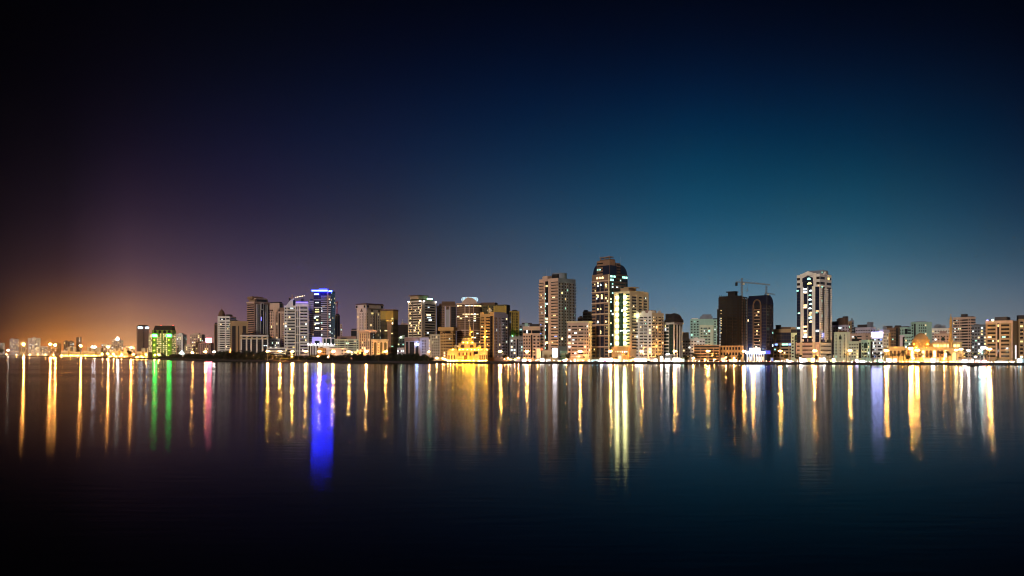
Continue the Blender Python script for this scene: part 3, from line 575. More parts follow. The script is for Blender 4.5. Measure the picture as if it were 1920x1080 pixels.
b.face('r1:2',z0=H-9,z1=H-2,lit=.3,pal='cc',fh=3.6); b.face('w1:3 d.22 w1:2',z1=H-10,lit=.1,pal='cwy',fh=3.6,glass=GLW).roof((.1,.3,.3,.8,4,WALL['teal']),(.4,.95,.3,.9,3)).done()
b=B('apartment_block','dim teal block peeking between the slim gold tower and the pinkish grey block','apartment block',973,1000,608,1075,'steel',dep=16); b.face('w1:4',lit=.12,pal='tc').roof((.2,.9,.2,.8,2)).done()
# tall striped tower
b=B('apartment_tower','tall striped balcony tower with a dark round drum on its roof','apartment tower',1011,1079,521,938,'pink',xc=1046.5,ang=42); W,H,P=b.W,b.H,b.Dp
b.skin('steel'); b.face('b1:1 p.28 g.7 p.5 b1.5:1',z0=14,fh=3.5,lit=.16,pal='wwcb',z1=H-3); b.face('w1.2:2 d.22 w1:2 d.2 w1.2:2 b.3:1',side='S',z0=18,fh=3.5,lit=.1,pal='ywct',wh=.6,z1=H-5,trim='steel')  # steel overlay puts the bluish shade of the side into colour
for z in range(14): b.wins.append(('F',W*.32,16+z*(H-30)/14+random.uniform(-2,2),2.6,2.0,random.choice('ttct'),0,.25))
b.fbox('pier','F',W*.19,W*.25,H-2.9,H+3,.6,'pink'); b.fbox('pier','F',W*.36,W*.46,H-2.9,H+3,.6,'pink'); b.box('core_wall',W*.2,W*.46,.3,8,H-1,H+3.5,'pink')
build(MB().lathe([(8.6,-1),(8.6,5.5),(9.0,5.6),(9.0,6.6),(8,6.8)],24,(W-9.5,P*.42)),'roof_drum',WALL['steel'],b.root,(0,0,H)); b.box('roof_room',W*.55,W*.86,4,P*.6,H-1,H+5,'dark')
b.mast(.12,.3,H+1,13,.12); b.mast(.34,.3,H+3,12,.12)
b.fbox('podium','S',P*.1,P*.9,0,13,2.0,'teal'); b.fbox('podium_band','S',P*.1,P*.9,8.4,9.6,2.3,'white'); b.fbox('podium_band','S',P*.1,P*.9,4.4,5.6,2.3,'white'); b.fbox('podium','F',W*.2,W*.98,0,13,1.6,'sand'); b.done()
b=B('apartment_block','cream balcony block with a deep flat cornice between the two tallest towers','apartment block',1064,1110,603.5,905,'pink',xc=1103.5,ang=14); W,H=b.W,b.H
b.face('w1:1 b1.5:1 e.1 b1.4:1 e.05 w1.1:2',fh=3.7,lit=.18,pal='wwcc',z0=8,z1=H-3,glass=GLW).face('w1:2',side='S',lit=.18,pal='cc'); b.band(H-.8,1.8,.9,'sand'); b.fbox('arcade_canopy','F',W*.05,W*.7,6.3,7,2,'white'); b.done()
b=B('apartment_block','dark unlit block behind the cream balcony block','apartment block',1092.5,1112,584,1010,'steel',dep=18); b.face('r1:2',lit=.03).roof((.1,.5,.2,.8,2)).done()
b=B('apartment_block','low dark rooftop row showing above the cream balcony block','apartment block',1083,1100,595,1060,'brown',dep=14); b.face('d1',lit=0).roof((.2,.5,.2,.8,2)).done()
# tallest tower
b=B('apartment_tower','tallest dark glass tower with rounded shoulders and a stepped crown','apartment tower',1110,1176.5,512.5,918,'mocha',xc=1143,ang=42); W,H,P=b.W,b.H,b.Dp
n=7; zb=5
for i in range(n):
    z0=zb+(H-8-zb)*i/n; z1=zb+(H-8-zb)*(i+1)/n-1.4
    b.face('r.9:1 p.14 d.85 p.12 d.85 p.14 r.95:1 p.18',z0=z0,z1=z1,fh=3.4,lit=.12,pal='wwyy',glass=GLB,trim='mocha'); b.fbox('frame_beam','F',0,W,z1+.7,z1+1.9,.8,'pink')
for k in range(22): b.wins.append(('F',W*random.choice((.28,.35,.50,.57,.28,.80)),zb+random.choice((.95,.93,.8,.78,.76,.62,.60,.3,.45,.12))*(H-14)+random.uniform(0,3),2.4,2.2,random.choice('wwyc'),1,.3))
b.skin('brown'); b.face('g.8 e.1 r1.2:1 d.15 r1.2:1 d.5',side='S',z0=5,z1=H-10,fh=3.4,lit=.22,pal='tctw',glass=GLT); b.face('g1 r1:1 g1',side='S',z0=H-9,z1=H-1,lit=.5,pal='tt');  # brown overlay darkens the shaded side by its colour
b.box('crown_block',W*.27,W*1.0,0.2,P*.3,H-1,H+15.5,'mocha'); b.box('crown_block',W*.3,W*.98,P*.38,P*.62,H-1,H+13,'mocha'); b.box('crown_block',W*.35,W*.9,P*.1,P*.4,H+15.5,H+17.2,'brown')
for k in range(4):
    b.box('dark_band',W*.29,W*.62,-.02,.15,H+1+k*3.6,H+2.4+k*3.6,GLW); b.box('dark_band',W+.0,W+.15,P*.39,P*.61,H+.5+k*3.2,H+1.8+k*3.2,GLW)
def shoulder(name,x0,x1,y0,y1,left):
    r=12.0; pts=[(0,0)]+[(1-math.cos(t),math.sin(t)) for t in [PI/2*k/8 for k in range(1,9)]]+[(1,0)]
    wd=x1-x0; p=[((x0+wd*a if left else x1-wd*a),H-1+r*c) for a,c in pts]
    build(MB().slab(p if not left else p[::-1],y0,y1),name,GLB,b.root)
shoulder('round_shoulder',W*.04,W*.28,.5,P*.9,True)
me=MB().slab([(0,0)]+[(P*.36*math.cos(t),12*math.sin(t)) for t in [PI/2*k/8 for k in range(9)]],-.4,W*.6).mesh('round_shoulder',GLB); b.part('round_shoulder',me,'S',P*.62,H-1,-.6)
b.fbox('glass_shoulder','F',W*.62,W*.99,H-1,H+9.5,.1,GLB); b.fbox('glass_shoulder','S',.2,P*.37,H-1,H+9.5,.1,GLB)
for u in(.33,.40,.47): b.wins.append(('F',W*u,H+4.5,2.0,1.6,'t',0,.3))
for k,u in enumerate((.05,.12,.17)): b.wins.append(('F',W*(.32+.15*k),H-5.5,3.0,2.6,'w',1,.5))
b.fbox('lit_pier','F',W*.945,W*.99,6,H-1,1.0,'sand'); b.mast(.36,.05,H+15,10,.14); b.mast(.9,.7,H+10,11,.14); b.mast(0.02,.02,H-1,7,.12); b.mast(1.0,.98,H-1,6,.12); [b.box('gate_post',W*u,W*u+1,P*.1,P*.1+1,H+17.2,H+19.2,'mocha') for u in (.36,.6,.86)]; b.box('gate_beam',W*.34,W*.92,P*.1-.3,P*.3,H+19.2,H+20.2,'mocha'); b.done()
# light column tower
b=B('office_tower','green glass tower with two columns of glaring yellow white lamps','office tower',1151,1216,545.5,898,'sand',xc=1181,ang=36); W,H,P=b.W,b.H,b.Dp
b.face('e.45 p.42 g.9 p.42 r.7:1',z0=b.zz(649),z1=H-2,fh=3.4,lit=.05,pal='tc',glass=GLT,trim='sand'); b.face('p.35 r.9:1 p.4 r.6:1 p.3 r.7:1 p.3',side='S',z0=14,z1=H-5,fh=3.4,lit=.1,pal='wc',trim='sand')
zs=b.zz(649)
LY=lampm('column_lamp',(1,.98,.42),34)
for u in(.235,.725):
    for k in range(9): b.fbox('column_lamp','F',W*u-1.3,W*u+1.3,zs+2+k*(H-zs-10)/8.,zs+2+k*(H-zs-10)/8.+2.6,1.5,LY,back=-.7)
for u in(.30,.86): b.fbox('column_lamp','S',P*u-.6,P*u+.6,b.zz(592),b.zz(592)+1.4,2.0,LY,back=-1.2)
for k in range(8): b.wins.append(('F',W*(.44+.075*k),b.zz(621),1.9,1.5,'c',0,.4))
b.fbox('podium','F',-1,W+.5,0,zs-.5,3,'orange'); b.fbox('entrance','F',W*.36,W*.64,0,9,3.4,'sand'); b.fbox('entrance_glass','F',W*.42,W*.58,.5,7,3.6,LIT['w'])
for k,l in enumerate('wwwcct'): b.wins.append(('F',W*(.22+.14*k),zs-7,1.5,1.4,l,0,3.05))
b.roof((.3,.8,.1,.5,4,WALL['tan'])); b.box('roof_edge',W*.55,W*1.05,2,P*.45,H+4,H+4.8,'tan'); b.box('upper_block',W*.55,W,P*.35,P*.75,H-1,H+.6,'sand'); b.done()
# white scalloped block
b=B('apartment_block','white apartment block with scalloped parapet in front of the lamp column tower','apartment block',1191,1244,586.5,890,'white',xc=1222,ang=40); W,H,P=b.W,b.H,b.Dp; b.skin('sand')
b.face('w1:1 e.2 b1:1 e.15 b1:1 e.2 w1:1',fh=3.55,lit=.14,pal='wwct',z0=6,z1=H-3,glass=GLW); b.face('b1:1 e.2 w.9:1 e.2 b1:1 e.2 w.7:1',side='S',fh=3.55,lit=.1,pal='ww',z0=6,z1=H-3,glass=GLW,trim='sand')
for sd,L_ in(('F',W),('S',P)):
    k=max(3,int(L_/4.2)); m_=L_/k
    for i in range(k):
        if i%2==0: b.part('scallop',MB().slab([(-m_*.62,0)]+[(-m_*.62*math.cos(t),2.8*math.sin(t)) for t in [PI*j/8 for j in range(1,9)]],-.15,.4).mesh('scallop',b.mat),sd,m_*(i+.5),H-.02)
b.roof((.3,.7,.3,.8,3.5,WALL['rose'])); b.done()
b=B('office_block','rounded corner office block with a dark domed roof and white stripes','office block',1244.5,1279,601.5,905,'white',xc=1263,ang=34); W,H,P=b.W,b.H,b.Dp
b.face('r1.5:1 d1.3',fh=3.5,lit=.04,z1=H-4,glass=GLT,wh=.62); b.face('p.3 d.7 p.35 d.6 p.35 d.5 p.2',side='S',lit=.04,glass=GLT,z1=H-4)
b.band(H-3.6,2.6,1.0,'white'); build(MB().lathe([(W*.80,0),(W*.78,2.5),(W*.66,3.6),(W*.6,6),(W*.45,8.2),(W*.2,9.6),(.1,10)],24,(W*.72,P*.38)),'dome',WALL['dark'],b.root,(0,0,H-1)); build(MB().lathe([(W*.62,0),(W*.62,2.0)],24,(W*.72,P*.38)),'dome_drum',WALL['rose'],b.root,(0,0,H+1)); b.box('roof_room',W*.0,W*.4,P*.2,P*.8,H-1,H+8.5,'dark'); b.fbox('lower_wing','F',W*.2,W*1.3,0,9,5,'grey'); b.done()
# ------------------------------------------------------------------ right
b=B('apartment_tower','teal lit white apartment tower of three stepped slabs behind the parking block','apartment tower',1294,1348,598,1010,'teal',dep=20); W,H=b.W,b.H
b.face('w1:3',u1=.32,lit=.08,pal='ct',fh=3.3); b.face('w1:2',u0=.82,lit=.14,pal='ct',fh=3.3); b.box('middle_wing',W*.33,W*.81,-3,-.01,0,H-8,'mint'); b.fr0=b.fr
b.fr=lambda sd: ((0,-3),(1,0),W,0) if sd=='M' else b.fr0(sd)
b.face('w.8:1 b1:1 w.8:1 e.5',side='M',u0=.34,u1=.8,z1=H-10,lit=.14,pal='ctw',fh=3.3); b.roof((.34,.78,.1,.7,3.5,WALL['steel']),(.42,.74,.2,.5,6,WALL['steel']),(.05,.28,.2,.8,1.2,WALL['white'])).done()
b=B('apartment_block','low white block with square windows stepping up left of the parking block','apartment block',1279.5,1322,635,945,'white',dep=16); W,H=b.W,b.H
b.face('w1:8',lit=.2,pal='ccw',fh=3.4); b.box('raised_wing',0,W*.28,.5,12,H-1,H+7.5,'cream'); b.roof((.5,.7,.3,.7,1.5,b.mat)).done()
b=B('parking_block','long low tan parking block with dark open decks beside the construction tower','car park',1301,1349,648.5,900,'tan',dep=20); W,H=b.W,b.H
for i in range(6):
    b.fbox('deck_shade','F',W*.02,W*.98,1+i*3.1,2.9+i*3.1,.08,WALL['dark']); b.fbox('deck_parapet','F',0,W,2.95+i*3.1,4.0+i*3.1,.5,'tan')  # dark strips put the shade of the open decks into colour
for u in(.25,.5,.75): b.fbox('deck_column','F',W*u,W*u+.8,.5,H-2,.3,'tan')
b.done()
# construction tower
CONC=mat_wall('unlit_concrete',(.014,.0095,.007),.9)  # near black, the lack of light is put into the colour
b=B('construction_tower','unfinished concrete tower frame of bare floor slabs and columns','construction tower',1347,1401,556,892,'concrete',xc=1391,ang=24,body=False); W,H,P=b.W,b.H,b.Dp; zp=b.zz(648)
b.box('core_wall',.7,W-.7,4,P-1,0,H-2,'black'); n=18
for i in range(n):
    z=zp+(H-zp)*i/(n-1); b.box('floor_slab',0,W,0,P,z-.75,z,CONC)
for u in(0,.32,.57,.80,.95): b.box('column',W*u,W*u+W*(.03 if u!=.80 else .08),.15,1.1,0,H-(.4 if u<.6 else 0),CONC)
for v in(.0,.5,.95): b.box('column',W-1.2,W-.1,P*v+1.3,P*v+2.3,0,H-.4,'concrete')
b.fbox('shutter_board','F',W*.02,W*.98,H*.70,H+1.2,-.5,WALL['black'],back=1.0)
for k in range(9): b.fbox('shutter_post','F',W*.1*k+1,W*.1*k+1.3,H-1,H+random.uniform(1.5,4),.1,'dark')
b.roof((.36,.66,.2,.7,5.5,WALL['dark'])); b.box('roof_room',W*.3,W*.7,P*.1,P*.7,H+5.5,H+6.6,'dark'); b.box('hoist_mast',-1.8,-.6,.5,2,0,H*.82,'dark'); b.box('hoist_platform',-7,-.5,.4,2.2,H*.665,H*.68,'dark')
for k in(.46,.54,.61,.66,.71,.76,.86,.92): b.wins.append(('F',W*.12,zp+(H-zp)*(k-.2),.9,.9,'w',0,.1))
b.box('podium',-1,W+2,-3,-.01,0,zp,'orange'); 
for i in range(3): b.fbox('podium_opening','F',0,W,2+i*zp*.32,5+i*zp*.32,3.05,GLW)
for k in range(9): b.fbox('podium_column','F',W*k/8-.5,W*k/8+.6,0,zp-.2,3.5,'orange')
b.done()
def crane(label,px,py_top,D,zfoot,l1,l2,yj,yj2,mat,r=.9,bulbs=0,face=0.0,lean=.0):
    """px mast column, jib from column l1 to l2 at rows yj..yj2"""
    x=X(px,D); t=thing('tower_crane',label,'crane',(x,D,zfoot)); zt=Z(py_top,D)-zfoot; zj=Z(yj,D)-zfoot; zj2=Z(yj2,D)-zfoot
    def lattice(p,q_,wd,n):
        mb=MB(); p=Vector(p); q_=Vector(q_); ax=(q_-p).normalized(); s1=ax.orthogonal().normalized(); s2=ax.cross(s1)
        cs=[s1*wd+s2*wd,-s1*wd+s2*wd,-s1*wd-s2*wd,s1*wd-s2*wd]
        for c in cs: mb.tube(p+c,q_+c,wd*.22,seg=4)
        for i in range(n):
            a=p.lerp(q_,i/n); c=p.lerp(q_,(i+1)/n)
            for k in range(4): mb.tube(a+cs[k],c+cs[(k+1)%4],wd*.15,seg=4)
        return mb
    s=l2>l1 and 1 or -1
    build(lattice((0,0,0),(0,0,zj),r,max(4,int(zj/3))),'mast',mat,t); build(lattice((0,0,zj),(0,0,zt),r*.7,4),'tower_top',mat,t)
    e=X(l2,D)-x; c=X(l1,D)-x
    build(lattice((0,0,zj+.6),(e,0,zj2),r*.62,16),'jib',mat,t); build(lattice((0,0,zj+.4),(c,0,zj+.8),r*.6,4),'counter_jib',mat,t)
    build(MB().box(min(c,c*.7),max(c,c*.7),-1.1,1.1,zj-3.6,zj+.2),'counterweight',WALL['dark'],t); build(MB().box(.9*s if s>0 else -2.6,2.6 if s>0 else -.9,-1.6,.4,zj-2.6,zj-.3),'cab',WALL['sand'],t)
    mb=MB().tube((0,0,zt),(e*.62,0,zj2*.62+zj*.38+.6),.12,seg=4).tube((0,0,zt),(c*.9,0,zj+1),.12,seg=4); build(mb,'tie_cable',METAL,t)
    mb=MB().tube((e*.2,0,zj),(e*.2,0,zj-8),.1,seg=4); mb.box(e*.2-.5,e*.2+.5,-.4,.4,zj-9.6,zj-8); build(mb,'hook',METAL,t)
    for k in range(bulbs): build(MB().lathe([(.05,-.5),(.5,0),(.05,.5)],8),'bulb',cached('cbulb',lambda: mat_emit('crane_bulb',(1,.85,.5),9)),t,(e*(.3+.7*k/(bulbs-1)),-.9,zj+(zj2-zj)*(.3+.7*k/(bulbs-1))))
    return t
YEL=mat_wall('crane_paint',(.22,.17,.10),.6)
crane('yellow tower crane standing highest over the unfinished concrete tower',1391,521,918,G,1379,1444,530,534,YEL,.85)
crane('small dark crane with a low jib on the dark glass tower',1437,547.5,925,90,1434,1453,551,552,METAL,.7)
crane('tower crane with a bulb lit jib behind the curved white tower',548,552.5,1290,G,542,571,559,554.5,mat_wall('tan_crane_paint',(.45,.26,.14),.6),1.0,6)
crane('small red crane jib showing right of the blue crowned tower',632,564,1330,G,633.5,626,568,568.5,mat_wall('red_crane_paint',(.38,.09,.07),.6),.9)
# dark arched tower
b=B('office_tower','dark glass tower with round shoulders and a tall lit arch strip','office tower',1400,1450,570,887,'black',xc=1437,ang=34); W,H,P=b.W,b.H,b.Dp
cap=[(0,H-1)]+[(W*.2*(1-math.cos(t)),H-1+11*math.sin(t)) for t in [PI/2*k/8 for k in range(9)]]+[(W,H+10),(W,H-1)]
build(MB().slab(cap[::-1],0,P*.6),'rounded_top',GLB,b.root); me=MB().slab([(0,0),(0,11)]+[(P*(.35+.65*math.sin(t)),11*math.cos(t)) for t in [PI/2*k/8 for k in range(1,9)]],-.2,W*.9).mesh('rounded_top',GLB); b.part('rounded_top',me,'S',0,H-1)
b.face('g1.2',u1=.36,lit=.05,pal='tcw',z0=14,glass=GLB); b.face('g1',u0=.76,lit=.04,pal='wct',z0=14,glass=GLB); b.face('g1 p.12 g1 p.12 g.6',side='S',lit=.06,pal='ttc',z0=10,glass=GLB,trim='dark'); b.face('b1:1',u0=.40,u1=.72,z0=12,z1=H-3,fh=3.5,lit=.3,pal='wwyc',trim='mocha')
for u in(.365,.735): b.fbox('arch_rib','F',W*u-.6,W*u+.6,10,H-1,1.6,'brown')
mb=MB(); R_=W*.185
for k in range(10):
    a0,a1=PI*k/10,PI*(k+1)/10; mb.tube((R_*math.cos(a0),0,R_*1.3*math.sin(a0)),(R_*math.cos(a1),0,R_*1.3*math.sin(a1)),.8,seg=6)
build(mb,'arch_rib',WALL['brown'],b.root,(W*.55,-.9,H-1))
b.fbox('entrance_canopy','F',-1,W*1.02,9.4,12.2,6,mat_emit('canopy_light',(.35,.55,1),9),label='long blue white lit canopy'); b.fbox('canopy_gable','F',W*.3,W*.72,12.4,15.6,5.5,mat_emit('canopy_gable_light',(.75,.88,1),12)); b.fbox('blue_sign','F',W*1.04,W*1.2,9,13,4,mat_emit('deep_blue_sign',(.06,.1,1),.7))
for k in range(9): b.fbox('column','F',W*(.02+.12*k),W*(.02+.12*k)+1.0,0,9.3,5.6,'white',back=-4.4)
for k in range(6): b.wins.append(('F',W*(.1+.15*k),2,2.6,4,random.choice('wcw'),0,.5))
b.done()
b=B('office_block','tan office block with a dark top and one blue lit floor beside the crane','office block',1450,1492,617,930,'tan',dep=18); W,H=b.W,b.H
b.face('d1',z0=H-16,z1=H-4,u0=.1,u1=.84,lit=.03,glass=GLB); b.face('w1:2 r1.2:1 w1:2',z0=5,z1=H-18,lit=.1,fh=3.4); 
for u,l in((.13,'b'),(.45,'t'),(.6,'t'),(.75,'b')): b.wins.append(('F',W*u,H-19,3.2,2.0,l,0,.2))
b.roof((.1,.35,.2,.8,5),(.35,.8,.2,.9,2.5,WALL['brown']),(.78,1,.1,.7,2,WALL['tan'])).done()
b=B('office_block','narrow pale block with a dark arched glass strip left of the white ribbed tower','office block',1483,1499,624,905,'mint',dep=14); W,H=b.W,b.H
b.face('w1:1 d1.4',lit=.02,z1=H-4,glass=GLT); b.part('arch_window',win_mesh(5.2,7,GLT,b.mat,True),'F',W*.7,H-9,.2); b.roof((.0,.9,.2,.9,4)).done()
# white ribbed tower
b=B('apartment_tower','tall white ribbed tower with navy glass strips and a gabled top','apartment tower',1494,1559,513,874,'white',xc=1537.5,ang=26); W,H,P=b.W,b.H,b.Dp; zp=b.zz(641.5); zt=b.zz(537)
b.face('g.8 p.62 g.8 p.1 g.8 p.62 g.85 p.1',z0=zp,z1=zt,fh=3.5,lit=.1,pal='wctwc',glass=GLB,trim='white')
for sd,a0,a1 in(('F',0,.19),('F',.8,1),('S',0,.42),('S',.55,1)): b.face('r1:1',side=sd,u0=a0,u1=a1,z0=zt+1.5,z1=H-1,fh=3.9,lit=.04,glass=GLW)
b.face('e.12 d1 e.34 d1 e.12',side='S',z0=zp,z1=zt,fh=3.3,lit=.0,glass=GLW,trim='white')
for i in range(24):
    for u in(.09,.40,.60,.93): b.fbox('balcony','S',P*u-1.0,P*u+1.0,zp+3+i*(zt-zp-4)/24,zp+4.5+i*(zt-zp-4)/24,1.2,'white' if u!=.3 else 'sand')
for k in(3,7,11,15,19): b.wins.append(('S',P*.15,zp+k*4,2,1.8,'t',0,.3))
b.fbox('portal_glass','F',W*.26,W*.72,zt,H-8,.15,GLB); b.part('portal_head',MB().slab([(W*.2,-1),(W*.78,-1),(W*.78,.6),(W*.5,3.6),(W*.2,.6)],-1.0,1.2).mesh('portal_head',WALL['white']),'F',0,H); b.part('portal_glass',MB().slab([(W*.26,-8),(W*.72,-8),(W*.72,-4),(W*.5,-1.2),(W*.26,-4)],-1.15,-1.02).mesh('portal_glass',GLB),'F',0,H)
for u in(.16,.78): b.fbox('pier','F',W*u,W*u+W*.07,zt,H+1,.9,'white')
for k in range(8):
    b.wins.append(('F',W*random.choice((.58,.62)),zp+(zt-zp)*(.36+.08*k),q(W*.14),1.9,random.choice('ctwwt'),1,.3))
for k in(.08,.15,.19,.27,.62,.66,.9,.95): b.wins.append(('F',W*.37,zp+(zt-zp)*k,q(W*.14),1.8,random.choice('wtcw'),0,.3))
b.wins+=[('F',W*.55,H-6,4.2,2.4,'t',1,1.3),('F',W*.56,H-11,5.2,2.4,'y',1,.4),('F',W*.04,zp+(zt-zp)*.93,2.6,1.8,'t',0,.3),('F',W*.1,zp+(zt-zp)*.52,2.6,1.4,'t',0,.3),('F',W*.86,zp+(zt-zp)*.52,2.4,1.4,'t',0,.3)]
b.part('gable',MB().slab([(P*.30,-1),(P*.56,-1),(P*.43,3.0)],-.8,1).mesh('gable',WALL['white']),'S',0,H); b.roof((.35,.95,.3,.8,4.5,WALL['steel']))
b.fbox('podium','F',-.6,W,0,zp,1.2,'pink'); 
for i in range(6): b.fbox('dark_band','F',W*.03,W*.16,4+i*4.4,5.4+i*4.4,1.3,GLW); b.fbox('dark_band','F',W*.24,W*.7,4+i*4.4,5.4+i*4.4,1.3,GLW); b.fbox('dark_band','S',P*.05,P*.95,4+i*4.4,5.2+i*4.4,.2,GLW)
for u in(.185,.735): b.fbox('pier','F',W*u,W*u+W*.085,0,zp,3,'sand')
b.done()
# dense blocks right of the white tower
LST=[ # label, xl,xc,xr,top,D,wall,front,side,extra
 ('pinkish white block with lit top windows right behind the white ribbed tower',1556,1585,1592,609.5,960,'lilac','e.2 w1:4','w1:2',.06,[(.05,.5,.1,.7,5),(.5,.95,.2,.9,9,WALL['brown'])]),
 ('tan block with a dark stepped roof behind the arched white block',1568,1591,1597,603,1010,'tan','d1 w1:3','w1:2',.1,[(.0,.5,.1,.9,4),(.5,.8,.1,.7,7)]),
 ('cream block with arched glass strips and slit windows behind palms',1563.5,1588,1594,623,890,'mint','e.3 v1:1 e.3 v1.3:1 e.3 v1:1 e.4','e1',.04,[(.3,.8,.2,.8,2,WALL['brown'])]),
 ('dark blue slim block with antenna among the right hand rooftops',1594.5,None,1601,601,1015,'steel','r1:1',None,.06,[(.3,.6,.2,.5,3)]),
 ('lilac block with stepped dark roof tanks behind the blue lit block',1604,1632,1642,614,1000,'lilac','w1:6','w1:2',.1,[(.1,.7,.1,.8,4),(.75,.95,.1,.7,7,WALL['steel'])]),
 ('low dark block with sloping roofs between the tan block and the lilac block',1600,None,1613,616,1040,'steel','r1:2',None,.05,[(.1,.5,.2,.8,2)]),
 ('pink block with an arched top window behind the grey green house',1589,1622,1636,625.5,935,'pink','e.4 r1:2 e.3','w1:2',.05,[]),
 ('grey green house with a dark roof room and two lit windows',1591.5,1610,1615,640.5,880,'mint','w1:4','d1',.16,[(.25,.85,.2,.7,3,WALL['dark'])]),
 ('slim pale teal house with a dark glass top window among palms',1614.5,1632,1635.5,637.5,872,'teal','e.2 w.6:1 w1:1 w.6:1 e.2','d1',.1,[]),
 ('brown block with grid windows behind the orange edge of the blue lit block',1657,1676,1680,615,985,'mocha','d.8 w1:3','w1:1',.1,[(.1,.7,.1,.8,3)]),
 ('dark brown slim block standing left of the teal stepped block',1677,1684,1691,613,1010,'brown','d1','w1:2',.04,[(.0,.95,.1,.9,2)]),
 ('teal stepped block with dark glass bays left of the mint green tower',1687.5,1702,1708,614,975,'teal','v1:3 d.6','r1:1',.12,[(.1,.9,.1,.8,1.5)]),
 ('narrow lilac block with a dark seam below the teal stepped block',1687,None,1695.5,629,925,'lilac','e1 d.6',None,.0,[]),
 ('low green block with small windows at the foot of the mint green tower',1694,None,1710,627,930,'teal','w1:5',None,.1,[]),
 ('mint green tower with a plain gridded face behind the domed mosque',1708,1717,1747,604.5,960,'teal','e.3 w1:4 e.6','w1:1 d.5',.08,[(.15,.7,.1,.6,1.2,WALL['steel'])]),  # white wall, the green-cyan lamp light is in its teal colour
 ('white block with a stepped grey roof right of the mint green tower',1747,None,1782,616,1000,'white','w1:7',None,.06,[(.1,.75,.2,.8,4,WALL['steel']),(.2,.5,.2,.6,5.5,WALL['steel'])]),
 ('cream block with small arched windows just left of the single minaret',1751.5,None,1785,626,930,'pink','w1:6',None,.06,[(.3,.7,.2,.8,3.2,WALL['rose'])]),
 ('pinkish ribbon window tower right behind the single minaret',1787,1820,1829,594.5,935,'pink','r1:1 w.7:2 r1.5:1 w.5:1','r1:2',.14,[(.4,.65,.2,.7,4),(.75,.98,.2,.8,1)]),
 ('dark mauve block with lit windows between the pinkish tower and the big tan block',1822,1838,1850,609,905,'steel','w1:3','w1:2',.32,[(.1,.4,.2,.7,1)]),
]
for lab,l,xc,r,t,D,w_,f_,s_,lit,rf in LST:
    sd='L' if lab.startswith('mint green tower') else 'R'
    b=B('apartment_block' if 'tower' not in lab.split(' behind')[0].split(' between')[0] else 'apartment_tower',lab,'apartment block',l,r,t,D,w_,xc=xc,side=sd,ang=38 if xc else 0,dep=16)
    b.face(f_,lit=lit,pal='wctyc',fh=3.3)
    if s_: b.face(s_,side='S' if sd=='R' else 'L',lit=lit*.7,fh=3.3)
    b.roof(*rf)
    if 'arched' in lab: b.part('arch_window',win_mesh(3.4,4.4,GLT,b.mat,True),'F',b.W*.5,b.H-8,.1)
    if 'dark glass top' in lab: b.part('arch_window',win_mesh(4.6,6.0,GLT,b.mat,True),'F',b.W*.5,b.H-9,.2)
    if 'lit top windows' in lab: b.wins+=[('F',b.W*.62,b.H-4,1.6,1.8,'c',0,.1),('F',b.W*.72,b.H-4,1.6,1.8,'c',0,.1)]
    if 'antenna' in lab: b.mast(.5,.5,b.H,4,.3)
    b.band(b.H-.5,.9,.35); b.done()
b=B('office_block','blue lit white block with a glaring violet white rooftop sign','office block',1634,1669,622,900,'white',xc=1656,ang=36); W,H,P=b.W,b.H,b.Dp
b.face('r1:1 e.15 r1:1 e.1',lit=.5,pal='cbbc',fh=3.6,z1=H-7); b.face('w1:3 p.3',side='S',lit=.2,pal='wy',trim='orange'); b.fbox('sign','F',W*.06,W*.94,H-5.2,H-.4,.8,mat_emit('white_violet_sign',(.42,.43,1),22),label='glaring white violet sign'); b.box('roof_room',W*.6,W,P*.1,P*.9,H-1,H+2.5,'lilac'); b.box('sign_frame',W*.1,W*.2,1,1.4,H-1,H+3,'steel')
build(MB().lathe([(2.2,0),(2.2,3),(.3,4.4)],12,(W*.3,6)),'water_tank',WALL['steel'],b.root,(0,0,H-1)); build(MB().lathe([(2.2,0),(2.2,3.4),(.3,4.6)],12,(W*.7,9)),'water_tank',WALL['steel'],b.root,(0,0,H+2.4)); b.done()
b=B('office_block','big tan block with a dark central glass strip at the right edge','office block',1848,1909,600.5,838,'tan',xc=1899,ang=10); W,H,P=b.W,b.H,b.Dp
b.face('e.25 r1.5:1 p.22 g.35 p.22 r1.5:1 e.25 p.25',fh=3.75,lit=.12,pal='ctwy',z0=5,z1=H-3,trim='pink',glass=GLW); b.fbox('frame_beam','F',0,W,H-2.8,H,.7,'pink'); b.face('e1',side='S'); b.roof((.3,.75,.2,.8,4),(.05,.3,.3,.8,1.5))
b.fbox('roof_lamp','F',W*.04,W*.1,H+.2,H+1,.2,cached('vio',lambda: mat_emit('violet_roof_lamp',(.3,.25,1),8))); b.fbox('roof_lamp','F',W*.24,W*.30,H+.1,H+.9,.2,L_WH); b.done()
b=B('apartment_block','orange brown block with yellow lit stair cut by the right edge','apartment block',1906,1935,598,850,'tan',xc=1910,side='L',ang=10); b.face('w1:1 p.3 r1:2',fh=3.7,lit=.3,pal='yyw').roof((.0,.6,.2,.9,4)).done()
